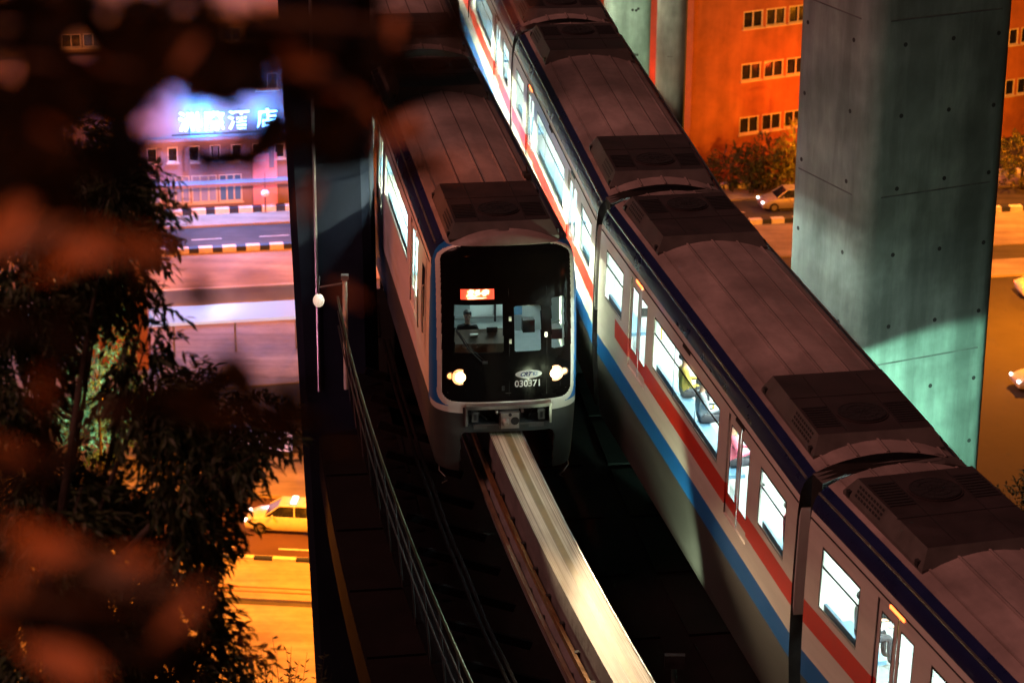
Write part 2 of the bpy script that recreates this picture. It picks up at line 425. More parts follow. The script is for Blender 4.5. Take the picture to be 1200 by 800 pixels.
def make_carriage(parent, stripe=(-9, 9)):
    mb = carriage_mesh(-HB, DOORS, WINS, stripe)
    for y in (-HB, HB): end_wall(mb, y)
    c = solid(autosmooth(mb.build('carriage', parent), 25))
    t = MB(); roof_trim(t, -HB + .02, HB - .02)
    for sd in (-1, 1):
        for yy in (-3.65, 3.65, 0): t.box((sd * 1.452, yy, 3.055), (.02, .5, .05), side_led if sd < 0 and yy == 3.65 else rubber)
    addp('roof_trim', t.mesh('roof_trim'), c)
    furnish(c, -HB, HB, DOORS, WINS, ((-5.15, 0), (5.15, PI)), stripe is None)
    # gangway bellows behind each car
    g = MB(); n = 7
    for k in range(n):
        y = HB + .03 + k * .07; w = 1.20 if k % 2 else 1.26; h = 3.70 if k % 2 else 3.75
        y2 = y + .07; w2 = 1.26 if k % 2 else 1.20; h2 = 3.75 if k % 2 else 3.70
        for A, B in (((-w, .7, h - .12), (-w2, .7, h2 - .12)), ((w, .7, h - .12), (w2, .7, h2 - .12))):
            g.poly([(A[0], y, .7), (B[0], y2, .7), (B[0], y2, B[2]), (A[0], y, A[2])], rubber)
        g.poly([(-w, y, h - .12), (-w * .7, y, h), (w * .7, y, h), (w, y, h - .12), (w2, y2, h2 - .12), (w2 * .7, y2, h2), (-w2 * .7, y2, h2), (-w2, y2, h2 - .12)], unit_side)
    addp('gangway', g.mesh('gangway'), c)
    u = MB(); u.box((0, 0, .72), (2.5, 13.4, .5), dark_metal)
    for y in (-4.6, 4.6): u.box((0, y, .16), (.7, 2.2, .7), rubber)
    for y in (-4.6, 4.6):
        for sd in (-1, 1): u.disc((sd * .75, y, -.72), (0, 0, 1), .33, .25, rubber, 16); u.box((sd * 1.0, y, -.25), (.3, 1.8, .9), dark_metal)
    addp('underframe', u.mesh('underframe'), c)
    return c

# ---- front car nose
NY = -6.4; ND = 1.0; NP = 3.3
def ndepth(z):
    l = 0 if z < 1.1 else .42 * ((z - 1.1) / 2.5) ** 1.7 if z < 3.6 else .42
    if z > 3.40: l += .30 * (1 - math.sqrt(max(0, 1 - min(1, (z - 3.40) / .46) ** 2)))
    if z < -.2: l += .10 * (-.2 - z)
    return ND - l
def nose_y(u, z):
    w = wx(z); t = min(1, abs(u) / w) if w > 0 else 1
    return NY - ndepth(z) * max(0, (1 - t ** NP)) ** (1 / NP)
def rr(u, z, u0, u1, z0, z1, r):
    if not (u0 < u < u1 and z0 < z < z1): return False
    dx = max(u0 + r - u, u - (u1 - r), 0); dz = max(z0 + r - z, z - (z1 - r), 0)
    return dx * dx + dz * dz <= r * r
CABW = [(-1.06, -.10, 1.52, 2.49, .03), (.13, .66, 1.53, 2.44, .03), (.88, 1.16, 1.55, 2.56, .03)]
NA = 230
def plan(z):
    w = wx(z) if z < 3.85 else .02; D = ndepth(z)
    raw = []
    for k in range(-300, 301):
        a = PI / 2 * k / 300; s_, c_ = math.sin(a), math.cos(a)
        raw.append((w * math.copysign(abs(s_) ** (2 / NP), s_), NY - D * abs(c_) ** (2 / NP)))
    L_ = [0]
    for p, q in zip(raw, raw[1:]): L_.append(L_[-1] + math.hypot(q[0] - p[0], q[1] - p[1]))
    out = []; j = 0
    for i in range(NA + 1):
        t = L_[-1] * i / NA
        while j < len(L_) - 2 and L_[j + 1] < t: j += 1
        f = (t - L_[j]) / max(1e-9, L_[j + 1] - L_[j]); out.append((raw[j][0] + (raw[j + 1][0] - raw[j][0]) * f, raw[j][1] + (raw[j + 1][1] - raw[j][1]) * f))
    return out
def nose_meshes():
    zs = []; z = -1.05
    while z < 3.845: zs.append(z); z += .016
    zs.append(3.847)
    P = [plan(z) for z in zs]
    sets = {k: MB() for k in ('front', 'mask', 'w0', 'w1', 'w2')}
    V = [(u, y, z) for z, row in zip(zs, P) for (u, y) in row]; W = NA + 1
    for s in sets.values(): s.v = V
    for i in range(len(zs) - 1):
        zm = (zs[i] + zs[i + 1]) / 2; w = wx(zm)
        for j in range(NA):
            um = (P[i][j][0] + P[i][j + 1][0]) / 2; ym = (P[i][j][1] + P[i][j + 1][1]) / 2
            f = (i * W + j, i * W + j + 1, (i + 1) * W + j + 1, (i + 1) * W + j)
            mw = min(1.30, w - .10)
            front = ym < NY - .25
            key = 'front'; mt = None
            if front and rr(um, zm, -mw, mw, .49, 3.60, .2):
                key = 'mask'; mt = black_m
                for q, (a, b, c, d, r_) in enumerate(CABW):
                    if rr(um, zm, a, b, c, d, r_): key = 'w%d' % q; mt = cabglass
            elif zm > 3.60: mt = roof_m
            elif front and rr(um, zm, -min(1.385, w - .03), min(1.385, w - .03), .38, 3.66, .24): mt = white
            elif zm < .38:
                if front and rr(um, zm, -.80, .84, -.02, .40, .07): continue
                if front and zm < -.17 and abs(um) < .95 and rr(um, zm, -.95, .95, -3, -.17, .12): continue
                mt = skirt_m if zm < .25 or not front else (white if abs(um) > .9 else skirt_m)
                if zm > .25 and not front: mt = blue
            else: mt = blue if ym < NY - .12 else bandmat(zm, 0, None)
            if key == 'front' and zm > 3.12 and ym >= NY - .12 and zm < 3.6: mt = navy
            s = sets[key]; s.f.append(f); s.mi.append(s.m(mt))
    out = {}
    for k, s in sets.items():
        me = s.mesh(k, True); bm = bmesh.new(); bm.from_mesh(me)
        bmesh.ops.delete(bm, geom=[v for v in bm.verts if not v.link_faces], context='VERTS'); bm.to_mesh(me); bm.free(); out[k] = me
    return out

def make_front_car(parent):
    doors = DOORS; wins = [(-2.4, 2.4), (4.98, 6.5)]
    mb = carriage_mesh(NY, doors, wins, None); end_wall(mb, HB)
    c = solid(autosmooth(mb.build('carriage', parent), 25))
    t = MB(); roof_trim(t, NY + .15, HB - .02)
    addp('roof_trim', t.mesh('roof_trim'), c)
    furnish(c, -4.7, HB, doors, wins, ((-5.2, 0), (5.15, PI)), True)
    N = nose_meshes()
    nf = addp('nose', N['front'], c); m = nf.modifiers.new('s', 'SOLIDIFY'); m.thickness = .03; m.offset = -1
    mk = addp('front_panel', N['mask'], c); m = mk.modifiers.new('s', 'SOLIDIFY'); m.thickness = .02; m.offset = -1
    for q in range(3): addp('windscreen', N['w%d' % q], c)
    # cab side door on each flank
    for sd in (-1, 1):
        d = MB(); skin_between(-5.9, 1.12, 3.0, -5.2, -.012, sd, white, d); skin_between(-5.78, 1.75, 2.78, -5.32, -.02, sd, win_dark, d)
        d.tube([(sd * 1.54, -6.0, 1.5), (sd * 1.56, -6.0, 1.52), (sd * 1.56, -6.0, 2.5), (sd * 1.53, -6.0, 2.52)], .018, alu, 6)
        d.tube([(sd * 1.54, -5.12, 1.3), (sd * 1.56, -5.12, 1.32), (sd * 1.56, -5.12, 2.1), (sd * 1.53, -5.12, 2.12)], .018, alu, 6)
        addp('cab_door', d.mesh('cab_door'), c)
    # bumper lip
    b = MB(); n = 20
    for k in range(n):
        u0, u1 = -.84 + 1.70 * k / n, -.84 + 1.70 * (k + 1) / n
        y0, y1 = nose_y(u0, .42), nose_y(u1, .42)
        b.poly([(u0, y0 - .10, .36), (u1, y1 - .10, .36), (u1, y1 - .10, .43), (u0, y0 - .10, .43)], alu)
        b.poly([(u0, y0 - .10, .43), (u1, y1 - .10, .43), (u1, y1 + .02, .47), (u0, y0 + .02, .47)], alu)
        b.poly([(u0, y0 - .10, .36), (u0, y0 + .05, .36), (u1, y1 + .05, .36), (u1, y1 - .10, .36)], alu)
    for u in (-.84, .86):
        b.box((u, nose_y(u, .2) - .02, .21), (.045, .10, .44), alu)
    addp('bumper', b.mesh('bumper'), c)
    # coupler recess and coupler
    r = MB(); r.box((0.02, -6.85, .19), (1.70, .06, .5), grille_m); r.box((0.02, -7.1, -.02), (1.70, .5, .04), dark_metal)
    for u in (-.84, .88): r.box((u, -7.1, .19), (.04, .5, .44), dark_metal)
    for u in (-.66, .68):
        r.box((u, -7.33, .16), (.13, .10, .20), unit_side); r.box((u, -7.385, .16), (.05, .012, .12), grille_m)
    r.box((0.02, -7.36, -.045), (1.42, .07, .09), unit_side)
    for k in range(7): r.tube([(-.55 + k * .19, -6.9, .34), (-.5 + k * .17, -7.1, .12 + .03 * (k % 3)), (-.4 + k * .14, -7.2, .03)], .018, rubber, 6)
    addp('coupler_bay', r.mesh('coupler_bay'), c)
    k = MB(); k.box((.02, -7.28, .12), (.40, .5, .36), unit_side)
    k.box((.02, -7.54, .12), (.36, .03, .32), alu)
    k.disc((.12, -7.55, .12), (0, -1, 0), .085, .012, grille_m, 20)
    k.tube([(-.08, -7.5, .12), (-.08, -7.62, .12), (-.08, -7.70, .12)], [.085, .08, .05], alu, 20)
    k.disc((.02, -7.55, .255), (0, -1, 0), .035, .02, grille_m, 12)
    for u in (-.24, .28): k.tube([(u, -7.4, .30), (u, -7.52, .30)], .03, alu, 8)
    bevel(addp('coupler', k.mesh('coupler'), c), .012)
    # headlights
    for sd in (-1, 1):
        u = sd * .955; y = nose_y(u, 1.02)
        h = MB()
        h.disc((u, y + .02, 1.02), (0, -1, 0), .165, .035, emit('headlight_bloom_ring', (1, .34, .06), 1.3), 28); h.disc((u, y + .01, 1.02), (0, -1, 0), .105, .045, head_l, 28)  # outer ring glows to stand for bloom around the lens
        u2 = sd * 1.145; y2 = nose_y(u2, 1.03)
        h.tube([(u2 + .075 * math.cos(a * PI / 12), y2 - .02, 1.03 + .075 * math.sin(a * PI / 12)) for a in range(25)], .014, unit_side, 6)
        h.disc((u2, y2 + .02, 1.03), (0, -1, 0), .066, .03, amber_l, 20)
        addp('headlight', h.mesh('headlight'), c)
        li = bpy.data.lights.new('headlight_beam', 'SPOT'); li.energy = 17000; li.color = (1, .72, .42); li.spot_size = R(26); li.spot_blend = 1.0; li.shadow_soft_size = .1
        lo = bpy.data.objects.new('headlight_beam', li); COL.objects.link(lo); lo.parent = c; lo.location = (u, y - .12, 1.02); lo.rotation_euler = (R(90 - 3.1), 0, R(180 + 3))
    # writing
    lg = MB(); cu, cz = .41, 1.05
    pts = [(cu + .27 * math.cos(a * PI / 24), cz + .088 * math.sin(a * PI / 24)) for a in range(48)]
    lg.poly([(u, nose_y(u, z) - .008, z) for u, z in pts], emit('logo_white', (1, 1, 1), 0.0, (.85, .87, .86)))
    lo_ = addp('logo', lg.mesh('logo'), c)
    ink = mat('logo_blue', (.01, .03, .16), .4, 0, .1, 3); ink2 = mat('logo_blue_light', (.01, .12, .38), .4, 0, .1, 3)
    fn = lambda ox, oz, dy=.014, sx=1: (lambda x, z: Vector((ox + x * sx, nose_y(ox + x * sx, oz + z) - dy, oz + z)))
    text_into(lo_, 'CRT', .115, ink, fn(.34, 1.05, sx=1.0), 'logo_letters', .45, bold=.006)
    text_into(lo_, 'K1', .115, ink2, fn(.545, 1.05, sx=.8), 'logo_letters', 0, bold=.002)
    text_into(c, '030371', .195, emit('number_white', (1, 1, 1), 0.0, (.85, .87, .86)), fn(.40, .845, .006, .93), 'car_number', 0, bold=.004)
    s = MB(); sx0, sx1, sz0, sz1 = -.93, -.27, 2.60, 2.80; K_ = 10
    for k in range(K_):
        ua, ub = sx0 + (sx1 - sx0) * k / K_, sx0 + (sx1 - sx0) * (k + 1) / K_
        s.poly([(ua, nose_y(ua, sz0) - .012, sz0), (ub, nose_y(ub, sz0) - .012, sz0), (ub, nose_y(ub, sz1) - .012, sz1), (ua, nose_y(ua, sz1) - .012, sz1)], ledr)
    sg = addp('destination_sign', s.mesh('destination_sign'), c)
    text_into(sg, '龙头寺', .145, ledw, lambda x, z: Vector((-.60 + x, nose_y(-.60 + x, 2.715 + z) - .02, 2.715 + z)), 'sign_letters', .2, bold=.003)
    l2 = MB(); l2.box((-.6, nose_y(-.6, 2.628) - .018, 2.628), (.40, .004, .014), ledw); addp('sign_underline', l2.mesh('sign_underline'), sg)
    # wiper, door seams, handle
    w = MB(); P = lambda u, z, d=.03: (u, nose_y(u, z) - d, z)
    w.tube([P(-.52, 1.34), P(-.80, 1.62, .05), P(-1.04, 1.98, .04)], .010, grille_m, 6); w.tube([P(-.46, 1.36), P(-.74, 1.62, .05), P(-.98, 1.96, .04)], .007, grille_m, 6)
    w.tube([P(-1.05, 2.04), P(-.93, 1.85, .04), P(-.80, 1.62)], .012, grille_m, 6); w.box(P(-.47, 1.34), (.10, .05, .05), dark_metal)
    addp('wiper', w.mesh('wiper'), c)
    w = MB()
    for u in (.02, .78): w.tube([P(u, .60, .004), P(u, 1.6, .004), P(u, 2.8, .004)], .006, rubber, 5)
    w.tube([P(-1.2, .66, .004), P(0, .66, .004), P(1.2, .66, .004)], .006, unit_side, 5)
    for u, z in ((.04, 2.2), (.04, 1.75), (.76, 1.85)): w.box(P(u, z, .02), (.05, .04, .09), alu)
    w.box(P(-.1, .77, .01), (.05, .03, .09), dark_metal)
    w.box((.95, -5.0, 3.99), (.2, .12, .14), dark_metal) if False else None
    addp('emergency_door', w.mesh('emergency_door'), c)
    # cab interior
    i = MB()
    i.box((0, -5.05, 2.1), (2.80, .05, 2.1), inner); i.box((0.05, -5.02 - .07, 2.2), (.04, .08, 1.7), dark_metal)
    i.box((0, -5.95, 1.12), (2.5, 1.6, .05), floor_in); i.box((0, -5.85, 3.2), (2.4, 1.5, .04), inner)
    i.box((-.02, -5.10, 1.95), (.5, .05, .2), win_dark); i.box((-.30, -5.10, 1.45), (1.0, .05, .03), alu)
    i.box((-.85, -5.09, 1.9), (.75, .04, 1.9), floor_in)
    i.box((.12, -5.12, 2.0), (.9, .04, .03), alu); i.box((-.02, -5.13, 2.25), (.05, .04, .35), dark_metal)
    i.box((.45, -5.14, 1.75), (.30, .1, .5), seat_b); i.box((1.0, -5.20, 2.0), (.35, .3, .5), rubber)
    addp('cab_interior', i.mesh('cab_interior'), c)
    i = MB(); dash = mat('dashboard_reflection_brown', (.16, .10, .07), .5, 0, .3, 4)  # brown tone painted in for the reflection over the dashboard
    i.poly([(-1.2, -6.98, 1.60), (0.0, -7.08, 1.60), (0.0, -6.74, 1.80), (-1.2, -6.74, 1.80)], dash); i.poly([(-1.2, -6.74, 1.80), (0, -6.74, 1.80), (0, -6.74, 1.2), (-1.2, -6.74, 1.2)], dash)
    i.box((-.25, -6.80, 1.80), (.22, .04, .10), grille_m); i.box((-.62, -6.86, 1.73), (.16, .08, .03), alu); i.box((1.0, -6.65, 1.65), (.35, .3, .22), unit_side); i.tube([(.84, -6.8, 1.78), (.95, -6.75, 1.86), (1.15, -6.7, 1.90)], .02, alu, 6)
    i.box((.52, -6.55, 1.78), (.24, .2, .26), rubber)
    addp('dashboard', i.mesh('dashboard'), c)
    i = MB(); i.box((0, -5.75, 3.16), (1.2, .25, .03), cab_l); i.box((.8, -5.6, 3.16), (.5, .2, .03), cab_l); addp('cab_lamp', i.mesh('cab_lamp'), c)
    u = MB(); u.box((0, .8, .72), (2.5, 12.4, .5), dark_metal)
    for y in (-4.6, 4.6): u.box((0, y, .16), (.7, 2.2, .7), rubber)
    addp('underframe', u.mesh('underframe'), c)
    # small roof aerial and skirt safety chains
    a = MB(); a.box((1.05, -2.7, 3.72), (.16, .3, .12), dark_metal); a.tube([(1.05, -2.7, 3.75), (1.05, -2.7, 3.98)], .02, dark_metal, 6); addp('aerial', a.mesh('aerial'), c)
    for sd in (-1, 1):
        a = MB(); a.tube([(sd * 1.30, -6.75, -.95), (sd * 1.33, -6.9, -1.15), (sd * 1.22, -7.0, -1.25), (sd * 1.15, -6.85, -1.4), (sd * 1.25, -6.75, -1.5)], .012, alu, 5); addp('earthing_cable', a.mesh('earthing_cable'), c)
    return c

# ---- left train
jl = 9.8; RT = RL + .02
def seat_left(th):              # the front train stands a little askew of the ideal arc
    p, h = seat_on(RT, th); p.x -= .013 * (p.y - 50); return p, h + .013
P0, H0 = seat_left(7.47)
trainA = tag(empty('monorail_train', P0), 'monorail train with black front, lit headlights and number 030371', 'train')
fc = make_front_car(trainA); fc.location = (0, 0, 0); fc.rotation_euler.z = H0
P1, H1 = seat_on(RR, 11.18)
trainB = tag(empty('monorail_train', P1), 'passing monorail train with red stripe and bright side windows, seen along its grey roof', 'train')
car0 = make_carriage(trainB, (-9, 5.5)); car0.location = (0, 0, 0); car0.rotation_euler.z = H1
car1 = make_carriage(trainB); q_, h_ = seat_on(RR, 15.88); car1.location = q_ - P1; car1.rotation_euler.z = h_
for th in (20.58, 6.48, 1.78):
    c = copy_tree(car1, trainB); q_, h_ = seat_on(RR, th); c.location = q_ - P1; c.rotation_euler.z = h_
cp = make_carriage(trainA, None)
for i, th in enumerate((2.80, -1.80)):
    c = cp if i == 0 else copy_tree(cp, trainA); q_, h_ = seat_left(th); c.location = q_ - P0; c.rotation_euler.z = h_

# ================================================================== PEOPLE
skin_m = mat('skin', (.50, .28, .19), .55, 0, .1, 6); hair_m = mat('hair_black', (.010, .008, .008), .5, 0, .2, 10)
def person(name, label, loc, rz, top, bottom, lean=0):
    """seated figure; origin on the seat, faces -y"""
    J = {}; v = []; e = []; r = []
    def add(k, p, rad, par=None):
        J[k] = len(v); v.append(p); r.append(rad)
        if par is not None: e.append((J[par], J[k]))
    add('pel', (0, 0, .10), (.16, .12)); add('waist', (0, -.01 - lean * .3, .26), (.14, .105), 'pel'); add('chest', (0, -.01 - lean * .7, .44), (.165, .115), 'waist')
    add('neck0', (0, -.005 - lean, .57), (.07, .065), 'chest'); add('neck', (0, -.01 - lean, .63), (.052, .055), 'neck0'); add('jaw', (0, -.035 - lean, .69), (.062, .075), 'neck'); add('head', (0, -.02 - lean, .77), (.078, .095), 'jaw'); add('crown', (0, -.01 - lean, .835), (.06, .075), 'head')
    for s in (-1, 1):
        q = str(s)
        add('sh' + q, (s * .17, -.0 - lean, .52), (.062, .062), 'chest'); add('el' + q, (s * .25, -.08 - lean, .27), (.046, .046), 'sh' + q); add('wr' + q, (s * .14, -.32 - lean, .28), (.030, .026), 'el' + q)
        add('pa' + q, (s * .11, -.39 - lean, .275), (.036, .016), 'wr' + q)
        for f in range(4):
            fx = s * (.11 + (f - 1.5) * .02); l = (.075, .085, .08, .06)[f]
            add('f%d%s' % (f, q), (fx, -.43 - lean, .272), (.0095, .0095), 'pa' + q); add('g%d%s' % (f, q), (fx, -.43 - l * .6 - lean, .262), (.0085, .0085), 'f%d%s' % (f, q)); add('h%d%s' % (f, q), (fx, -.43 - l * .85 - lean, .245), (.0075, .0075), 'g%d%s' % (f, q))
        add('t0' + q, (s * .085, -.37 - lean, .28), (.012, .012), 'pa' + q); add('t1' + q, (s * .06, -.41 - lean, .27), (.0095, .0095), 't0' + q)
        add('hip' + q, (s * .10, -.02, .08), (.10, .095), 'pel'); add('kn' + q, (s * .13, -.43, .09), (.062, .062), 'hip' + q); add('an' + q, (s * .12, -.45, -.33), (.042, .045), 'kn' + q); add('to' + q, (s * .13, -.62, -.38), (.038, .025), 'an' + q)
    me = bpy.data.meshes.new('tmp'); me.from_pydata(v, e, []); o = bpy.data.objects.new('tmp', me); COL.objects.link(o)
    o.modifiers.new('k', 'SKIN'); sv = me.skin_vertices[0].data
    for i, q in enumerate(r): sv[i].radius = q
    sv[0].use_root = True
    s = o.modifiers.new('s', 'SUBSURF'); s.levels = 2; s.render_levels = 2
    dg = bpy.context.evaluated_depsgraph_get(); out = bpy.data.meshes.new_from_object(o.evaluated_get(dg)); bpy.data.objects.remove(o)
    out.materials.clear()
    for m_ in (skin_m, top, bottom, rubber): out.materials.append(m_)
    for p in out.polygons:
        x, y, z = p.center; p.use_smooth = True
        if z > .60: p.material_index = 0
        elif z < -.30: p.material_index = 3
        elif z < .17 and y > -.7 and not (z > .2): p.material_index = 2
        elif y < -.34 - lean and z > .2: p.material_index = 0
        else: p.material_index = 1
    # nose, brow, ears pushed out of the head
    for vv in out.vertices:
        x, y, z = vv.co
        if z > .65 and y < -.08 - lean:
            if abs(x) < .022 and .735 < z < .78: vv.co.y -= .018
            if .018 < abs(x) < .045 and .775 < z < .80: vv.co.y += .006
    b = bpy.data.objects.new(name, out); COL.objects.link(b); b.location = loc; b.rotation_euler.z = rz
    h = MB(); h.sphere((0, .012 - lean, .805), .098, hair_m, 20, (.90, 1.05, .82)); ho = h.build('hair', b, True)
    for vv in ho.data.vertices:
        if vv.co.y < -.055 - lean and vv.co.z < .815: vv.co.y = -.055 - lean
    f = MB()
    for s in (-1, 1):
        f.sphere((s * .030, -.105 - lean, .765), .011, hair_m, 8); f.sphere((s * .078, -.01 - lean, .755), .02, skin_m, 8, (.4, .8, 1.3))
    f.box((0, -.112 - lean, .705), (.042, .012, .008), mat('lips', (.35, .10, .08), .5)); f.build('face', b, True)
    return tag(b, label, 'person')
jacket = mat('jacket_dark', (.02, .018, .022), .8, 0, .3, 8); trous = mat('trousers_dark', (.025, .025, .035), .8, 0, .3, 8)
def inb(th, rad, loc, face):
    c_, h_ = seat_on(rad, th); q = Matrix.Rotation(h_, 4, 'Z') @ Vector(loc); return c_ + q, h_ + face
p, a = inb(7.47, RT, (-.70, -6.30, 1.20), 0)
person('person', 'driver in a dark jacket sitting behind the lit windscreen of the black fronted train', p, a, jacket, trous, .06)
pk = mat('shirt_pink', (.60, .10, .16), .8, 0, .2, 8); gr = mat('shirt_grey', (.25, .27, .30), .8, 0, .2, 8); yl = mat('shirt_mustard', (.45, .30, .05), .8, 0, .2, 8); wt = mat('shirt_white', (.6, .6, .6), .8, 0, .2, 8)
for th, y, mt_, nm in ((11.18, -1.9, pk, 'passenger in a pink top seated at the end of the middle carriage long window'), (11.18, -5.5, mat('shirt_red', (.5, .03, .05), .8, 0, .2, 8), 'passenger in a red top at the small end window before the carriage joint'),
                       (11.18, .2, gr, 'passenger in grey seated midway along the passing train long window'), (11.18, 1.5, yl, 'passenger in a mustard top behind the long window of the passing train'),
                       (15.88, 5.7, wt, 'passenger in white at the first window of the nearest carriage')):
    p, a = inb(th, RR, (-1.08, y, 1.54), PI / 2)
    person('person', nm, p, a, mt_, trous)

# ================================================================== GUIDE BEAMS AND DECK
def sweep(name, rad, prof, mts, th0=-14, th1=34, step=.35, parent=None):
    """prof: closed (off, z) section, mts: material per edge"""
    mb = MB(); mb.uv = []; n = len(prof); th = []; t = th0
    while t <= th1: th.append(t); t += step
    acc = [0]
    for (a, b), (c, d) in zip(prof, prof[1:] + prof[:1]): acc.append(acc[-1] + math.hypot(c - a, d - b))
    for t in th:
        for k in range(n):
            for kk in (k, (k + 1) % n):
                mb.v.append(tuple(T(rad, t, -prof[kk][0] * -1, prof[kk][1]))); mb.uv.append((acc[k] if kk == k else acc[k + 1], R(t) * rad))
    for i in range(len(th) - 1):
        for k in range(n):
            b0 = i * 2 * n + 2 * k; b1 = b0 + 2 * n
            mb.f.append((b0, b0 + 1, b1 + 1, b1)); mb.mi.append(mb.m(mts[k]))
    return mb.build(name, parent, recalc=True)
def streak_mat():
    m = bpy.data.materials.new('beam_running_surface'); N, L, b = nodes_of(m)
    uv = N.new('ShaderNodeUVMap'); mp = N.new('ShaderNodeMapping'); mp.inputs['Scale'].default_value = (55, .05, 1); L.new(uv.outputs[0], mp.inputs[0])
    n = N.new('ShaderNodeTexNoise'); n.inputs['Scale'].default_value = 1; n.inputs['Detail'].default_value = 3; L.new(mp.outputs[0], n.inputs[0])
    mp2 = N.new('ShaderNodeMapping'); mp2.inputs['Scale'].default_value = (6, .8, 1); L.new(uv.outputs[0], mp2.inputs[0])
    n2 = N.new('ShaderNodeTexNoise'); n2.inputs['Scale'].default_value = 1; n2.inputs['Detail'].default_value = 6; L.new(mp2.outputs[0], n2.inputs[0])
    mx = N.new('ShaderNodeMix'); mx.data_type = 'RGBA'; mx.blend_type = 'MULTIPLY'; mx.inputs[0].default_value = .6
    cr = N.new('ShaderNodeValToRGB'); cr.color_ramp.elements[0].position = .32; cr.color_ramp.elements[1].position = .68; cr.color_ramp.elements[0].color = (.12, .085, .05, 1); cr.color_ramp.elements[1].color = (.60, .52, .40, 1)
    L.new(n.outputs[0], cr.inputs[0]); L.new(cr.outputs[0], mx.inputs[6]); 
    cr2 = N.new('ShaderNodeValToRGB'); cr2.color_ramp.elements[0].position = .3; cr2.color_ramp.elements[0].color = (.55, .5, .42, 1); cr2.color_ramp.elements[1].position = .6
    L.new(n2.outputs[0], cr2.inputs[0]); L.new(cr2.outputs[0], mx.inputs[7]); L.new(mx.outputs[2], b.inputs['Base Color'])
    b.inputs['Roughness'].default_value = .55; b.inputs['Metallic'].default_value = .1
    b.inputs['Anisotropic'].default_value = .6
    return m
run_m = streak_mat(); run_d = mat('beam_centre_worn', (.20, .14, .06), .5, .2, .3, 2)
side_c = mat('beam_side_concrete', (.13, .12, .125), .8, 0, .4, 1.2, .3)
def guide_beam(rad, label):
    h = BT
    prof = [(-.37, h), (-.08, h), (.04, h), (.28, h), (.28, h - .42), (.24, h - .55), (.24, h - 1.05), (.44, h - 1.2), (.44, h - 1.5), (-.44, h - 1.5), (-.44, h - 1.2), (-.30, h - 1.05), (-.30, h - .55), (-.37, h - .42)]
    mts = [run_m, run_d, run_m] + [side_c] * 11
    b = tag(sweep('guide_beam', rad, prof, mts), label, 'beam', 'concrete monorail guide beams')
    for sd in (-1, 1):
        pr = [(sd * .37, h - .72), (sd * .44, h - .72), (sd * .44, h - .84), (sd * .37, h - .84)]
        sweep('power_rail', rad, pr, [mat('copper_rail', (.62, .34, .16), .35, .9, .3, 3)] * 4, parent=b)
        ins = MB(); t = -6.
        while t < 30:
            a = T(rad, t, sd * .30, h - .78); c = T(rad, t, sd * .39, h - .78); ins.obox(a, c, .10, .14, dark_metal)
            a = T(rad, t, sd * .46, h - 1.19); ins.box((a.x, a.y, a.z), (.10, .14, .10), dark_metal)
            t += .36
        ins.build('insulator', b).__setitem__('kind', 'stuff')
        pr = [(sd * .46, h - 1.10), (sd * .54, h - 1.10), (sd * .54, h - 1.17), (sd * .46, h - 1.17)]
        sweep('conduit', rad, pr, [mat('conduit_steel', (.55, .42, .30), .35, .8, .3, 2)] * 4, parent=b)
    # bright steel edge angle on the right rim
    pr = [(.265, h + .012), (.295, h + .012), (.295, h - .05), (.265, h - .02)]
    sweep('edge_strip', rad, pr, [alu] * 4, parent=b)
    return b
guide_beam(RL, 'striped concrete guide beam shining in the headlights in front of the black fronted train')
guide_beam(RR, 'concrete guide beam underneath the passing train with the red stripe')
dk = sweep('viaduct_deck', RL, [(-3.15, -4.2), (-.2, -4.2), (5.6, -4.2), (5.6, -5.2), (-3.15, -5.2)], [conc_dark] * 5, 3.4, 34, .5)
tag(dk, 'dark concrete deck below the two monorail beams', 'viaduct')
pm_ = MB(); t = 4.2
while t < 30:
    for o_ in (-2.15, 1.9, 4.4):
        a = T(RL, t, o_, -4.17); pm_.box(a, (1.9, 2.6, .05), conc_dark, R(t))
    t += .95
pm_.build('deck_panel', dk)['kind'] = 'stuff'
# piers beneath beams
for i, t in enumerate((-4.5, 5.5, 15, 24.5)):
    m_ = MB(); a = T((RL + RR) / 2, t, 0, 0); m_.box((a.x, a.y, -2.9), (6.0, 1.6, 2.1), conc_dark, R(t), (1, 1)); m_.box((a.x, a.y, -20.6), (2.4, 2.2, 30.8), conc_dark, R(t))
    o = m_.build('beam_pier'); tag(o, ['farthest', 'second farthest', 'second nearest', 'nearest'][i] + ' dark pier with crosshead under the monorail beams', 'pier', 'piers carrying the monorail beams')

# walkway at left
wk = tag(empty('maintenance_walkway', T(RL, 12, -2.6, -1.1)), 'narrow dark maintenance walkway with handrail beside the left track', 'walkway'); wl = wk.location
def wk_add(mb, name): return mb.build(name, wk, loc=-wl)
m_ = MB(); t = 7.3
grate = mat('grating_dark', (.005, .005, .006), .9, 0, .4, 3, spec=.02)
while t < 30:
    a0, a1 = T(RL, t, -2.2, -1.1), T(RL, t + .5, -2.2, -1.1); a0.z = a1.z = -1.9; m_.obox(a0, a1, .8, .06, grate); m_.obox(T(RL, t + .25, -2.2, -1.5), T(RL, t + .25, -.6, -2.1), .1, .16, grate); t += .5
wk_add(m_, 'platform')
rail_m = mat('handrail_steel', (.05, .08, .05), .35, .7, .3, 3); rail_d = mat('handrail_dark', (.012, .013, .015), .8, .1, .3, 3)
for z, mm, r_ in ((0.0, rail_m, .03), (-.35, rail_d, .018), (-.7, rail_d, .018)):
    m_ = MB(); m_.tube([T(RL, 7.3 + k * .25, -2.75 , z) for k in range(90)], r_, mm, 8); wk_add(m_, 'rail')
t = 7.3
while t < 30:
    m_ = MB(); m_.tube([T(RL, t, -2.6, -1.9), T(RL, t, -2.75, 0)], .022, rail_d, 6); wk_add(m_, 'rail_post'); t += .5
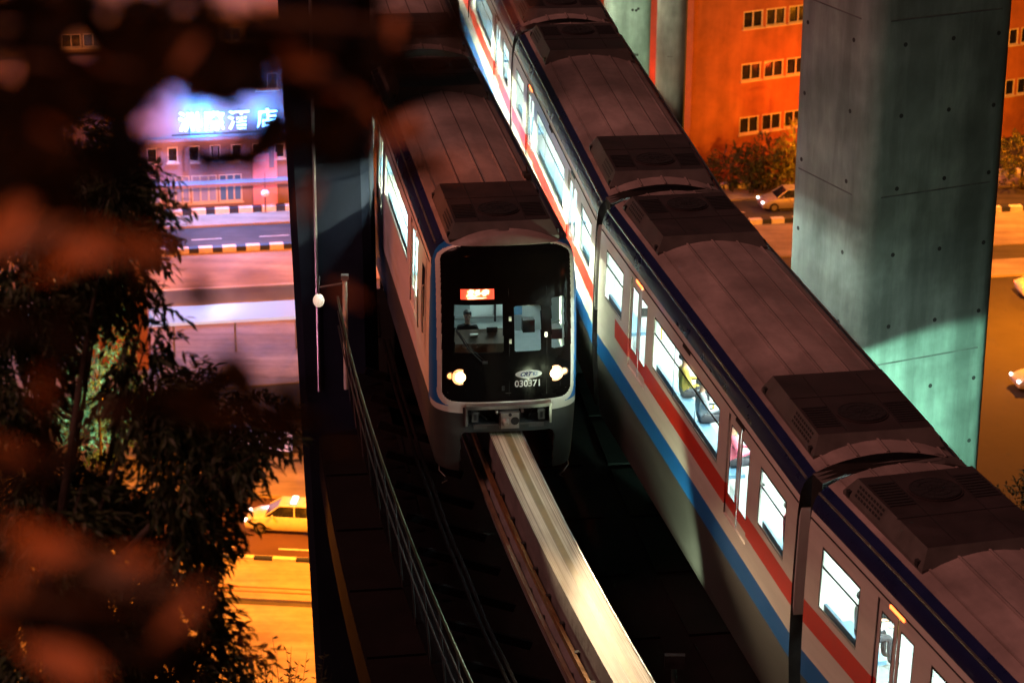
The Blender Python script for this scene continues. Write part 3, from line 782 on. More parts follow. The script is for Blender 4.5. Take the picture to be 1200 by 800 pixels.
m_ = MB()
for o_ in (-1.72, -1.6): m_.tube([T(RL, 7.3 + k * .25, o_, -1.1 + .03 * math.sin(k * 1.3)) for k in range(90)], .04, grate, 8)
wk_add(m_, 'cable')

# ================================================================== CONCRETE PIERS
def pier(name, corner, ang, wa, wb, z0, z1, label, flare=0, group=None, mt=concrete, holes=True, seam=True):
    """corner nearest the camera; face A runs right and away at ang, face B left and away"""
    ea = Vector((math.cos(ang), math.sin(ang), 0)); eb = Vector((-math.sin(ang), math.cos(ang), 0)); c = .45
    base = []
    for (cx_, cy_, a0_) in ((c, c, 180), (wa - c, c, 270), (wa - c, wb - c, 0), (c, wb - c, 90)):
        for q_ in range(6):
            a_ = R(a0_ + q_ * 18); base.append(ea * (cx_ + c * math.cos(a_)) + eb * (cy_ + c * math.sin(a_)))
    mb = MB(); n = 24; H = 28; cen = (ea * wa + eb * wb) / 2
    for k in range(H + 1):
        z = z0 + (z1 - z0) * k / H; f = 1 + flare * (z - z0) / (z1 - z0)
        for p in base: q = cen + (p - cen) * f; mb.v.append((q.x, q.y, z))
    for k in range(H):
        for j in range(n): mb.f.append((k * n + j, k * n + (j + 1) % n, (k + 1) * n + (j + 1) % n, (k + 1) * n + j)); mb.mi.append(mb.m(mt))
    mb.f.append(tuple(H * n + j for j in range(n))); mb.mi.append(0)
    hole = mat('tie_hole', (.035, .035, .033), .9)
    if holes:
        h = mb
        for zz in range(int(z0 / 1.6) + 1, int(z1 / 1.6)):
            z = zz * 1.6
            for q in (.85, wa / 2 + .2, wa - .5):
                p = ea * q; h.disc((p.x, p.y, z + random.uniform(-.05, .05)), (math.sin(ang), -math.cos(ang), 0), .05, .006, hole, 12)
            for q in (.7, wb - .55):
                p = eb * q; h.disc((p.x, p.y, z + random.uniform(-.05, .05)), (-math.cos(ang), -math.sin(ang), 0), .05, .006, hole, 12)
    if seam:
        h = mb
        for z in [z0 + 3.9 * i for i in range(1, int((z1 - z0) / 3.9))]:
            for s_, L_ in ((ea, wa), (eb, wb)):
                nn = Vector((math.sin(ang), -math.cos(ang), 0)) if s_ is ea else Vector((-math.cos(ang), -math.sin(ang), 0))
                h.obox(s_ * c + nn * .002 + Vector((0, 0, z)), s_ * (L_ - c) + nn * .002 + Vector((0, 0, z)), .012, .03, mat('pour_line', (.14, .145, .14), .9, 0, .4, 3))
    o = mb.build(name, None, loc=corner); autosmooth(o, 30); tag(o, label, 'pier', group)
    return o
pier('concrete_pier', Vector((7.55, 55.4, 0)), R(26), 3.75, 3.1, -36, 30, 'huge square concrete pier with tie holes rising beside the passing train', -.0)
c1 = onplane(712, 60, Vector((0, 92, 0)), Vector((1, 0, 0))); 
pier('concrete_pier', Vector((c1.x, 92, 0)), R(4), 1.55, 2, -36, 30, 'pale green lit pier rising behind the far end of the passing train')
c1 = onplane(768, 60, Vector((0, 98, 0)), Vector((1, 0, 0)))
pier('concrete_pier', Vector((c1.x, 98, 0)), R(-6), 1.1, 2, -36, 30, 'narrow pinkish pier between the green lit pier and the orange building', holes=False)
# left pier, tapering
lp = MB(); yb = 59.2
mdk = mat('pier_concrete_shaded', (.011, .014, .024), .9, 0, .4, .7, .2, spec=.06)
def xat(px, z, y):   # x on plane y for pixel column at height z
    d = math.hypot(y, 0) * CY + (CZ - z) * SY; return (px - 600) / F * d
zt, zb = 16, -36
L_t, L_b = xat(313, 6.9, yb) - (16 - 6.9) * .02, xat(370, -11, yb) + .9
R_t, R_b = xat(402, 6.9, yb) + .25, xat(402, 6.9, yb) + 1.0
ring = lambda l, r, z: [(l + .18, yb, z), (r - .18, yb, z), (r, yb + .18, z), (r, yb + 2.2, z), (l + .1, yb + 2.2, z), (l, yb + 1.9, z), (l, yb + .2, z)]
K = 14
for k in range(K + 1):
    z = zb + (zt - zb) * k / K; f = k / K
    lp.v += [(a, b, c) for a, b, c in ring(L_b + (L_t - L_b) * f, R_b + (R_t - R_b) * f, z)]
for k in range(K):
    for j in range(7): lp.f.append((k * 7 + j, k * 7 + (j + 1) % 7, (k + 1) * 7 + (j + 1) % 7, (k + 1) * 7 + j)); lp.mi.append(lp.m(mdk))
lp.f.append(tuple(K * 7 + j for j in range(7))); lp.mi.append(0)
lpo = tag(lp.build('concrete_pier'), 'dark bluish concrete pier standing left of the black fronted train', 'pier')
bx = MB(); xx = xat(371, 0, yb); bx.tube([(xx, yb - .08, -3), (xx - .02, yb - .08, 2), (xx - .08, yb - .08, 14)], .04, alu, 8); bx.build('drain_pipe', lpo)
gl = atdist(373.5, 352, 61)
g_ = MB(); g_.sphere((0, 0, 0), .13, emit('globe_lamp', (1, .75, .5), .55), 16, (1, 1, 1.2)); g_.tube([(0, 0, .13), (0, .1, .35), (0.0, .35, .45)], .02, dark_metal, 6)
o = g_.build('globe_lamp', None, True, loc=gl); tag(o, 'small pale globe lamp fixed to the dark left pier', 'lamp')
q0 = atdist(404, 327, 59.5); q1 = q0 - Vector((0, 0, 2.6))
g_ = MB(); g_.tube([q1 - q1, q0 - q1], .055, mat('post_pale', (.42, .45, .36), .5, 0, .3, 2), 10); g_.box((q0 - q1) + Vector((0, 0, .05)), (.16, .16, .1), alu); g_.tube([q0 - q1 + Vector((0, 0, -.1)), q0 - q1 + Vector((-.55, 0, -.2))], .03, dark_metal, 6)
o = g_.build('walkway_post', None, loc=q1); tag(o, 'pale metal post with a cap beside the walkway rail, left of the train', 'post')

# ================================================================== GROUND AND STREETS
g = MB(); g.poly([(-900, -300, GZ), (900, -300, GZ), (900, 1500, GZ), (-900, 1500, GZ)], earth); tag(g.build('ground'), kind='structure')
class Street:
    def __init__(s, A, B):
        s.A = A; s.e = (B - A); s.e.z = 0; s.e.normalize(); s.n = Vector((-s.e.y, s.e.x, 0))
    def P(s, a, b, h=0): return s.A + s.e * a + s.n * b + Vector((0, 0, h))
    def b(s, px, py): return (G(px, py) - s.A).dot(s.n)
    def a(s, px, py): return (G(px, py) - s.A).dot(s.e)
    def slab(s, name, a0, a1, b0, b1, h0, h1, mt):
        m_ = MB(); m_.poly([s.P(a0, b0, h1), s.P(a1, b0, h1), s.P(a1, b1, h1), s.P(a0, b1, h1)], mt)
        if h1 > .02:
            for (x0, y0), (x1, y1) in (((a0, b0), (a1, b0)), ((a1, b0), (a1, b1)), ((a1, b1), (a0, b1)), ((a0, b1), (a0, b0))):
                m_.poly([s.P(x0, y0, h0), s.P(x1, y1, h0) if False else s.P(x1, y1, h0), s.P(x1, y1, h1), s.P(x0, y0, h1)], mt)
        return tag(m_.build(name), kind='structure')
    def kerb(s, a0, a1, b0, w, h, per, duty, mA, mB):
        m_ = MB(); a = a0
        while a < a1:
            for p, q, mt in ((a, a + per * duty, mA), (a + per * duty, a + per, mB)):
                c = (s.P(p, b0, h / 2) + s.P(q, b0, h / 2)) / 2; m_.obox(s.P(p, b0, h / 2), s.P(q, b0, h / 2), w, h, mt)
            a += per
        return tag(m_.build('kerb'), kind='structure')
S1 = Street(G(330, 276), G(885, 248))
rd0, rd1 = S1.b(330, 291), S1.b(330, 262)
S1.slab('road', -60, 110, rd0, rd1, 0, .004, asphalt)
S1.kerb(-60, 110, rd0 - .25, .5, .45, 1.55, .58, kw, kb)
S1.slab('pavement', -60, 110, S1.b(330, 334), rd0 - .5, 0, .12, paving)
S1.slab('pavement', -60, 110, rd1, S1.b(330, 246), 0, .14, paving)
S1.kerb(-60, 110, S1.b(330, 248), .5, .5, 1.6, .6, kw, kb)
# lilac paved yard, white wall and blue lit canopy
yard = streaked('yard_paving', (.40, .39, .45), .7, .7, (.06, .9, .9), .25)
S1.slab('yard', -40, 4, S1.b(330, 450), S1.b(330, 334) - .02, 0, .05, yard)
S1.slab('lane', 4, 110, S1.b(330, 370), S1.b(330, 334) - .02, 0, .05, asphalt)
m_ = MB(); bb = S1.b(330, 354); m_.obox(S1.P(-28, bb, .6), S1.P(3, bb, .6), .25, 1.2, mat('wall_white', (.7, .68, .7), .7, 0, .2, .5)); m_.obox(S1.P(-28, bb - .2, .06), S1.P(3, bb - .2, .06), .2, .12, mat('wall_foot_red', (.3, .08, .06), .7))
tag(m_.build('boundary_wall'), 'low white wall between the orange pavement and the lilac paved yard', 'wall')
m_ = MB(); b0, b1 = S1.b(330, 420), S1.b(330, 400)
can = empty('shelter', S1.P(-9, b0, 0)); cl_ = can.location
tag(can, 'long shelter with pale blue glowing roof in the paved yard', 'shelter')
m_.obox(S1.P(-24, (b0 + b1) / 2, 2.5), S1.P(3, (b0 + b1) / 2, 2.5), (b1 - b0), .18, emit('shelter_roof_glow', (.22, .50, 1.0), .5, (.5, .6, .7))); m_.build('roof', can, loc=-cl_)
for k in range(8):
    m_ = MB(); m_.tube([S1.P(-23 + k * 3.6, (b0 + b1) / 2, 0), S1.P(-23 + k * 3.6, (b0 + b1) / 2, 2.41)], .07, alu, 8); m_.build('post', can, loc=-cl_)
# lower street
S2 = Street(G(230, 616), G(345, 621.5))
r0, r1 = S2.b(330, 657), S2.b(330, 584)
S2.slab('road', -50, 40, r0, r1, 0, .004, mat('asphalt_reddish', (.085, .045, .035), .7, 0, .3, .4, .2))
S2.kerb(-50, 40, r0 - .15, .3, .25, 2.1, .55, mat('kerb_cream', (.7, .66, .5), .6), kb)
S2.kerb(-50, 40, r1 + .12, .25, .16, 3, .999, paving, paving)
S2.slab('pavement', -50, 40, S2.b(330, 705), r0 - .3, 0, .12, paving)
S2.slab('pavement', -50, 40, r1 + .25, S2.b(330, 532), 0, .12, paving)
S2.slab('pavement', -50, 40, S2.b(330, 800) - 6, S2.b(330, 712), 0, .10, paving)
S2.slab('service_lane', -50, 40, S2.b(330, 712) - .0, S2.b(330, 705), 0, .006, asphalt)
m_ = MB()
for z_, bpy_ in ((0, 692), (0, 697)):
    q = S2.b(330, bpy_); m_.obox(S2.P(-50, q, .13), S2.P(40, q, .13), .10, .03, mat('tactile_strip', (.28, .12, .03), .7))
tag(m_.build('tactile_strip'), kind='structure')
m_ = MB(); q = S2.b(330, 643); a = -50
while a < 40:
    m_.poly([S2.P(a, q - .08, .008), S2.P(a + 2, q - .08, .008), S2.P(a + 2, q + .08, .008), S2.P(a, q + .08, .008)], paintw); a += 4.2
q = S2.b(330, 652); m_.poly([S2.P(-50, q - .05, .008), S2.P(40, q - .05, .008), S2.P(40, q + .05, .008), S2.P(-50, q + .05, .008)], paintw)
tag(m_.build('lane_marking'), kind='structure')
m_ = MB(); q = S1.b(330, 276); a = -60
while a < 100: m_.poly([S1.P(a, q - .06, .008), S1.P(a + 2, q - .06, .008), S1.P(a + 2, q + .06, .008), S1.P(a, q + .06, .008)], paintw); a += 4.5
tag(m_.build('lane_marking'), kind='structure')
# light box beside lower street
o_ = empty('light_box', S2.P(0, S2.b(330, 533), 0)); tag(o_, 'blue and white backlit panel standing behind the lower street pavement', 'light box')
m_ = MB(); a0, a1 = S2.a(262, 520), S2.a(349, 520); q = S2.b(330, 535)
m_.obox(S2.P(a0, q, .95), S2.P(a1, q, .95), .25, 1.1, emit('lightbox_face', (.22, .42, 1.0), .9)); m_.build('panel', o_, loc=-o_.location)
m_ = MB(); m_.obox(S2.P(a0, q, 1.56), S2.P(a1, q, 1.56), .3, .1, dark_metal); m_.obox(S2.P(a0, q, .2), S2.P(a1, q, .2), .3, .38, dark_metal); m_.build('frame', o_, loc=-o_.location)

# salmon wall and green lit tree behind the leaves
sw = MB(); q = S1.b(165, 430); a = S1.a(165, 430); sw.box(S1.P(a - 1.2, q + 1, 3.4), (3.6, 3, 6.8), fac_or, .1); sw.box(S1.P(a - 1.2, q + 1, 6.9), (4.0, 3.4, .2), fac_pk, .1)
sw.box(S1.P(a - 1.2, q - .52, 4.0), (1.2, .06, 1.3), win_dark, .1)
tag(sw.build('kiosk_building'), 'small salmon plastered block half hidden by the leafy tree', 'building')

# ================================================================== BUILDINGS
def facade(name, P, e, length, depth, h, mt, label, wins, fin=None, base=None):
    """wins: list of (a0, a1, z0, z1, npanes) along e from P"""
    n = Vector((-e.y, e.x, 0)); em = empty(name, P); tag(em, label, 'building')
    q = lambda a, b, z: e * a + n * b + Vector((0, 0, z))
    m_ = MB(); hs = sorted(wins)
    # wall with openings: rows
    zs = sorted({0, h} | {w[2] for w in wins} | {w[3] for w in wins}); as_ = sorted({0, length} | {w[0] for w in wins} | {w[1] for w in wins})
    for a0, a1 in zip(as_, as_[1:]):
        for z0, z1 in zip(zs, zs[1:]):
            am, zm = (a0 + a1) / 2, (z0 + z1) / 2
            if any(w[0] < am < w[1] and w[2] < zm < w[3] for w in wins): continue
            m_.poly([q(a0, 0, z0), q(a1, 0, z0), q(a1, 0, z1), q(a0, 0, z1)], mt)
    for w in wins:
        a0, a1, z0, z1 = w[:4]
        m_.poly([q(a0, 0, z0), q(a1, 0, z0), q(a1, .25, z0), q(a0, .25, z0)], mt); m_.poly([q(a0, 0, z1), q(a1, 0, z1), q(a1, .25, z1), q(a0, .25, z1)], mt)
        m_.poly([q(a0, 0, z0), q(a0, 0, z1), q(a0, .25, z1), q(a0, .25, z0)], mt); m_.poly([q(a1, 0, z0), q(a1, 0, z1), q(a1, .25, z1), q(a1, .25, z0)], mt)
    for P0_, P1_ in (((0, 0), (0, depth)), ((0, depth), (length, depth)), ((length, depth), (length, 0))):
        m_.poly([q(*P0_, 0), q(*P1_, 0), q(*P1_, h), q(*P0_, h)], mt)
    m_.build('wall', em)
    r_ = MB(); r_.obox(q(0, depth / 2, h + .2), q(length, depth / 2, h + .2), depth + .5, .4, mt); r_.build('roof', em)
    for w in wins:
        a0, a1, z0, z1, np_ = w[:5]; gm = w[5] if len(w) > 5 else win_dark
        f = MB(); t = .09
        f.obox(q(a0, .06, z0 + t / 2), q(a1, .06, z0 + t / 2), .14, t, frame_w); f.obox(q(a0, .06, z1 - t / 2), q(a1, .06, z1 - t / 2), .14, t, frame_w)
        for k in range(np_ + 1):
            a = a0 + t / 2 + (a1 - a0 - t) * k / np_; f.obox(q(a, .06, z0 + t), q(a, .06, z1 - t), t, .12, frame_w)
        f.obox(q(a0 - .08, -.06, z0 - .05), q(a1 + .08, -.06, z0 - .05), .16, .09, frame_w)
        f.poly([q(a0, .14, z0), q(a1, .14, z0), q(a1, .14, z1), q(a0, .14, z1)], gm)
        f.build('window', em)
    return em, q
# right orange building
B0 = G(797, 220); eR = Vector((math.sin(R(62)), math.cos(R(62)), 0))
wr = []
def aR(px, py): p = onplane(px, py, B0, eR); return (p - B0).dot(eR), p.z - GZ
a_s, z1_ = aR(866, 158); _, z2_ = aR(866, 78 + 18); _, z3_ = aR(866, 35)
pw = aR(889, 150)[0] - a_s; st = aR(892.5, 150)[0] - a_s; hh = 1.25
for zz in (z1_, z2_, z3_, z3_ + (z3_ - z2_), z3_ + 2 * (z3_ - z2_)):
    for k in range(14): wr.append((a_s + k * st, a_s + k * st + pw, zz, zz + hh, 2))
bR, qR = facade('office_building', B0, eR, a_s + 14 * st + 4, 16, 34, fac_or, 'orange lit rendered building with rows of paired windows behind the great pier', wr)
m_ = MB()
for z in (z1_ - .25, z2_ - .25, z3_ - .25): pass
m_.obox(qR(.3, -.12, 0), qR(.3, -.12, 34), .5, .2, fac_or); m_.build('corner_strip', bR)
# left building
bl0 = S1.b(330, 243); BL = S1.P(S1.a(-150, 250), bl0, 0)
def aL(px, py): p = onplane(px, py, BL, S1.e); return (p - BL).dot(S1.e), p.z - GZ
wl_ = []
shop = emit('shop_blue_glass', (.05, .22, .6), .28, (.05, .1, .2)); shop2 = emit('shop_lilac_glass', (.30, .25, .55), .35, (.2, .2, .3))
for x0, x1, gm in ((196, 224, shop2), (224, 256, shop2), (256, 285, shop), (150, 190, shop2), (100, 145, shop2), (40, 95, shop)):
    a0 = aL(x0, 230)[0]; a1 = aL(x1, 230)[0]; wl_.append((a0 + .05, a1 - .05, .6, 2.6, 3, gm))
zr0 = aL(260, 50)[1]; zr1 = aL(260, 33)[1]
dimw = emit('office_glass_dim', (.10, .16, .32), .18, (.03, .04, .06))
for k in range(12):
    x0 = 205 + (k - 5) * 27; a0 = aL(x0, 42)[0]; wl_.append((a0, a0 + 1.4, zr0, zr1, 2, dimw if k % 2 else win_dark))
zq0 = aL(260, 188)[1]; zq1 = aL(260, 170)[1]
for k in range(10):
    x0 = 196 + (k - 3) * 25; a0 = aL(x0, 180)[0]; wl_.append((a0, a0 + .75, zq0, zq1, 1))
zq0 = aL(130, 112)[1]; zq1 = aL(130, 92)[1]
for x0 in (30, 75, 124, 300): a0 = aL(x0, 100)[0]; wl_.append((a0, a0 + 1.5, zq0, zq1, 2, dimw))
bL, qL = facade('shop_building', BL, S1.e, aL(420, 240)[0], 14, 26, fac_pk, 'pale pinkish shop building with blue neon sign characters and lit shopfront at upper left', wl_)
m_ = MB()
for py, d in ((212, 1.0), (160, .5), (60, .5)):
    z = aL(260, py)[1]; m_.obox(qL(0, -d / 2, z), qL(aL(420, 240)[0], -d / 2, z), d, .22, fac_pk)
m_.build('canopy', bL)
m_ = MB()
for k in range(24):
    a = aL(196, 200)[0] - 10 + k * 1.9; m_.obox(qL(a, -.14, zr0 - 4), qL(a, -.14, 2.9), .4, .28, fac_pk) if False else m_.obox(qL(a, -.1, 2.95), qL(a, -.1, 4.6), .35, .2, fac_pk)
m_.build('pilaster', bL)
neon = emit('neon_white_blue', (.25, .6, 1.0), 14)
zs_ = (aL(220, 141)[1]); back = MB()
for px, ch in ((221, '洲'), (250, '際'), (279, '酒'), (312, '店')):
    a_ = aL(px, 141)[0]
    t_ = text_into(bL, ch, 1.45, neon, (lambda x, z, a_=a_: qL(a_ + x, -.75, zs_ + z)), 'sign_character', 0, bold=.02)
for px in (221, 250, 279, 312):
    a_ = aL(px, 141)[0]; back.obox(qL(a_, -.62, zs_ - .9), qL(a_, -.62, zs_ + .9), .08, .08, dark_metal)
back.obox(qL(aL(200, 141)[0], -.6, zs_ - .85), qL(aL(330, 141)[0], -.6, zs_ - .85), .1, .1, dark_metal); back.build('sign_frame', bL)
# background blocks filling the dark upper left and far right
for i, (px, py, w, d, h, lab) in enumerate(((60, 150, 30, 14, 40, 'dim tower block behind the shop building, far left'), (430, 120, 34, 14, 42, 'unlit block behind the tracks at the top of the view'), (1150, 130, 30, 12, 36, 'second orange lit block beyond the great pier'))):
    if i == 2: continue
    p = G(px, py); wn = [(2 + k * 3.2, 3.8 + k * 3.2, 3 + j * 3.4, 4.5 + j * 3.4, 2) for k in range(int(w / 3.4)) for j in range(int(h / 3.6))]
    facade('apartment_block', p, S1.e, w, d, h, fac_pk, lab, wn)

# ================================================================== TREES
def leaf_pts(mb, p, d, w, l, mt, up):
    """one folded pointed leaf"""
    d = d.normalized(); s = d.cross(up).normalized(); n = s.cross(d)
    i = mb.m(mt); b = len(mb.v)
    for t, k, q in ((0, 0, 0), (.35, .5, .16), (.7, .38, .14), (1, 0, 0)):
        c = p + d * (l * t) - n * (.15 * l * t * t)
        if k: mb.v += [tuple(c + s * w * k + n * w * q), tuple(c), tuple(c - s * w * k + n * w * q)]
        else: mb.v.append(tuple(c))
    for q in ((0, 1, 2), (0, 2, 3), (1, 4, 5, 2), (2, 5, 6, 3), (4, 7, 5), (5, 7, 6)):
        mb.f.append(tuple(b + a for a in q)); mb.mi.append(i)
def rnd(a=1): return Vector((random.uniform(-a, a), random.uniform(-a, a), random.uniform(-a, a)))
def tree(loc, height, blobs, nl, lw, ll, mts, label, cat='tree', group=None, droop=.6, bias=None, trunk_r=.18, names=('trunk', 'crown'), name='tree'):
    """blobs: list of (offset, radius vec) in local coordinates; branches reach into each"""
    em = empty(name, loc); tag(em, label, cat, group)
    tr = MB(); top = Vector((0, 0, height)); tr.tube([(0, 0, -.5), (random.uniform(-.1, .1) * height * .1, 0, height * .4), (top.x, top.y, height * .8)], [trunk_r, trunk_r * .75, trunk_r * .4], bark, 9)
    for c, r_ in blobs:
        c = Vector(c); s0 = Vector((0, 0, height * random.uniform(.35, .75))); mid = (s0 + c) / 2 + rnd(.15 * height * .2)
        tr.tube([s0, mid, c], [trunk_r * .4, trunk_r * .22, trunk_r * .07], bark, 6)
        for k in range(5):
            q = c + Vector([random.gauss(0, .5) * r_[i] for i in range(3)]); tr.tube([mid + (c - mid) * random.uniform(.2, .9), q], [trunk_r * .1, trunk_r * .03], bark, 5)
    tr.build(names[0], em, True)
    cr = MB(); tot = sum(r_[0] * r_[1] * r_[2] for _, r_ in blobs) 
    for c, r_ in blobs:
        n = int(nl * r_[0] * r_[1] * r_[2] / tot)
        ntw = max(3, n // 14)
        for k in range(ntw):
            while True:
                u = rnd(1)
                if u.length < 1: break
            u = u.normalized() * (u.length ** .6)
            p = Vector(c) + Vector((u.x * r_[0], u.y * r_[1], u.z * r_[2]))
            dr = (Vector((u.x, u.y, u.z * .5 - droop)) + rnd(.5)).normalized()
            if bias: dr = (dr + Vector(bias)).normalized()
            for j in range(14):
                t = j / 14 * ll * 3; d = (dr + rnd(.75)).normalized()
                leaf_pts(cr, p + dr * t + rnd(ll * .15), d, lw * random.uniform(.7, 1.2), ll * random.uniform(.7, 1.2), random.choice(mts), (Vector((0, 0, 1)) + rnd(.5)).normalized())
    cr.build(names[1], em)
    return em
# mid-distance leafy tree at left (positions follow the hill slope)
hd = 27.0
def blob(px, py, rx, rz, t=hd, base=None): p = atdist(px, py, t); return (p - base, (rx, 1.0, rz))
tb = atdist(60, 800, 26.5); tb.z = 2.2
bl = [blob(x, y, rx / 117, rz / 117, hd + dz, tb) for x, y, rx, rz, dz in (
    (60, 200, 85, 60, .6), (130, 235, 55, 45, -.3), (30, 320, 80, 60, 0), (125, 300, 50, 38, .5), (15, 430, 45, 70, .2), (168, 372, 14, 12, 0), (175, 445, 48, 26, -.5), (215, 475, 32, 26, .3),
    (70, 585, 55, 40, .4), (222, 522, 56, 26, -.2), (270, 500, 45, 25, .2), (290, 506, 30, 12, -.4), (215, 590, 55, 34, .4), (222, 606, 30, 18, 0), (60, 620, 80, 70, -.3), (200, 665, 45, 30, .3), (130, 700, 65, 45, 0), (210, 745, 50, 40, .5), (60, 770, 80, 60, .2), (250, 790, 40, 22, -.3))]
tree(tb, 9, bl, 46000, .042, .135, [leaf_a, leaf_c], 'leafy dark tree with narrow drooping leaves filling the left side', droop=.5, bias=(.35, 0, -.45), trunk_r=.16)
# reeds / bare shrub at lower left
sh = MB(); sb = atdist(318, 860, 36)
for k in range(70):
    p = Vector((random.uniform(-.65, .65), random.uniform(-.5, .5), -.4)); h = random.uniform(.7, 1.75); l = random.uniform(-.25, .25)
    pts = [p + Vector((l * t * t, 0, h * t)) for t in (0, .35, .7, 1)]; sh.tube(pts, [.009, .007, .005, .002], bark, 4)
    for j in range(9):
        t = random.uniform(.3, 1); leaf_pts(sh, p + Vector((l * t * t, 0, h * t)), (Vector((random.uniform(-1, 1), 0, random.uniform(-.2, 1)))), .02, .08, leaf_c, Vector((0, -1, .3)))
o = sh.build('shrub', None, loc=sb); tag(o, 'wispy bare twigged shrub in front of the orange pavement at lower left', 'shrub')
# right side trees
def rt(px, py, h, blobs, n, mts, label, lw=.10, ll=.22, **k):
    p = G(px, py); return tree(p, h, blobs, n, lw, ll, mts, label, droop=-.1, trunk_r=.12, **k)
gp = 'trees along the upper street'
rt(858, 226, 3, [((0, 0, 1.9), (1.5, 1.3, 1.2)), ((-.8, 0, 1.3), (1.2, 1, .9)), ((1.1, 0, 2.2), (1.1, 1, 1.0))], 3200, [leaf_a, leaf_c], 'dark round bush at the left foot of the orange building', cat='tree', group=gp)
rt(893, 226, 4, [((0, 0, 2.4), (1.3, 1.3, 1.5)), ((.9, .2, 1.6), (1.3, 1, 1.1)), ((-.8, 0, 1.4), (1, 1, 1))], 3400, [leaf_a, leaf_c], 'dark green tree between the round bush and the yellow lit tree', group=gp)
rt(928, 226, 6, [((.1, 0, 3.9), (.8, .9, 1.3)), ((-.1, 0, 2.6), (1.2, 1.1, 1.2)), ((-.9, -.3, 1.5), (1.3, 1, 1)), ((.7, 0, 1.6), (1.2, 1, 1.1))], 5200, [leaf_b], 'yellow lit upright tree touching the edge of the great pier', group=gp, lw=.11, ll=.2)
rt(1196, 222, 4, [((0, 0, 2.6), (1.6, 1.3, 1.6)), ((-.7, 0, 1.4), (1.2, 1, 1))], 3000, [leaf_b, leaf_a], 'orange lit tree seen right of the great pier', group=gp)
p = atdist(1205, 600, 75); p.z -= 3
tree(p, 4, [((0, 0, 2.4), (1.3, 1.2, 1.4)), ((.6, 0, 3.4), (.8, 1, 1.0)), ((.1, 0, 1), (1.4, 1, 1.2))], 4500, .05, .14, [leaf_c], 'dark bush at the right edge below the great pier', droop=-.2)
# earth bank carrying that bush
hb = MB(); hb.tube([(p.x, p.y, GZ - .2), (p.x, p.y, p.z - 6), (p.x, p.y, p.z - .2)], [14, 5, 2.2], earth, 20); tag(hb.build('embankment', None, True), kind='structure')
# green lit tree beyond the leaves
gt = G(120, 560)
tree(gt, 9, [((0, 0, 7.5), (1.5, 1.4, 2.2)), ((-.8, 0, 10), (1.4, 1.2, 1.8)), ((.7, 0, 4.5), (1.5, 1.4, 1.6)), ((-.3, 0, 2.6), (1.6, 1.4, 1.3))], 6000, .12, .3, [leaf_mat('leaf_pale', (.05, .15, .10), (.12, .28, .20))], 'green floodlit tree glimpsed through the leafy tree', droop=0, trunk_r=.2)

# hillside under the camera, below the sight lines
hs = MB(); nx, ny = 40, 34
for j in range(ny + 1):
    for i in range(nx + 1):
        x = -60 + 120 * i / nx; y = -25 + 78 * j / ny
        z = 6 - max(0, y - 4) * .62 - max(0, y - 22) * .45 + .8 * math.sin(x * .3 + y * .2) + .5 * math.sin(x * .9) * math.cos(y * .7)
        if x > -1: z -= (x + 1) * 1.1
        hs.v.append((x, y, max(GZ - .3, z - 2.5)))
for j in range(ny):
    for i in range(nx): a = j * (nx + 1) + i; hs.f.append((a, a + 1, a + nx + 2, a + nx + 1)); hs.mi.append(hs.m(earth))
tag(hs.build('hillside', None, True), kind='structure')

# foreground out of focus boughs
def bough(name, label, spec, twigs, mts, K=1.5):
    spec = [(a, b, c * K, d * K * .82, int(e * 1.15 + .5), f) for a, b, c, d, e, f in spec]; twigs = [(a, b, c * K, d, e, f * K) for a, b, c, d, e, f in twigs]
    base = spec[0]; b0 = atdist(*base[:3]); em = empty(name, b0); tag(em, label, 'branch', 'out of focus boughs close to the camera')
    tw = MB(); cr = MB()
    for px0, py0, d0, px1, py1, d1 in twigs: 
        a, b = atdist(px0, py0, d0) - b0, atdist(px1, py1, d1) - b0; tw.tube([a, (a + b) / 2 + rnd(.01), b], [.008, .006, .003], bark, 6)
    tw.build('twig', em, True)
    for px, py, d, sz, n, sp in spec:
        for k in range(n):
            p = atdist(px + random.gauss(0, sp), py + random.gauss(0, sp * .55), d + random.uniform(-.1, .1)) - b0
            dd = Vector((random.uniform(-.6, 1), random.uniform(-.3, .3), random.uniform(-.6, .25))); l = sz * random.uniform(.8, 1.2)
            leaf_pts(cr, p - dd.normalized() * l / 2, dd, l * (.42 if mts is FG else .30), l * (1 if mts is FG else 1.1), random.choice(mts), (Vector((0, -.8, .6)) + rnd(.35)).normalized())
    cr.build('leaves', em)
FG = [leaf_mat('leaf_unlit_dark', (.004, .004, .003), (.012, .010, .006), .1, .05)]; FO = [leaf_mat('leaf_lamplit_brown', (.16, .09, .05), (.34, .18, .08))]  # shaded and lamp-lit copies of one leaf, light put into the colour
bough('leafy_bough', 'dark out of focus bough crossing the top left corner', [(40, 30, 3.0, .09, 16, 55), (150, 70, 3.0, .09, 16, 55), (60, 120, 2.8, .09, 14, 50), (250, 80, 2.9, .09, 14, 45), (110, 180, 3, .09, 12, 40), (20, 200, 2.8, .09, 12, 40), (200, 20, 3, .08, 8, 40)], [(-80, 60, 3, 330, 90, 2.9), (-60, 160, 2.9, 160, 190, 3)], FG)
bough('leafy_bough', 'dark out of focus bough hanging over the roof of the front train', [(350, 60, 3.1, .09, 8, 34), (420, 90, 3.1, .085, 8, 34), (480, 50, 3.0, .08, 6, 30), (440, 160, 3.1, .08, 6, 30), (370, 150, 3, .09, 6, 28), (490, 190, 3.1, .07, 3, 18), (540, 25, 3, .07, 4, 18)], [(300, 20, 3, 560, 30, 3), (380, 80, 3, 500, 210, 3.1)], FG)
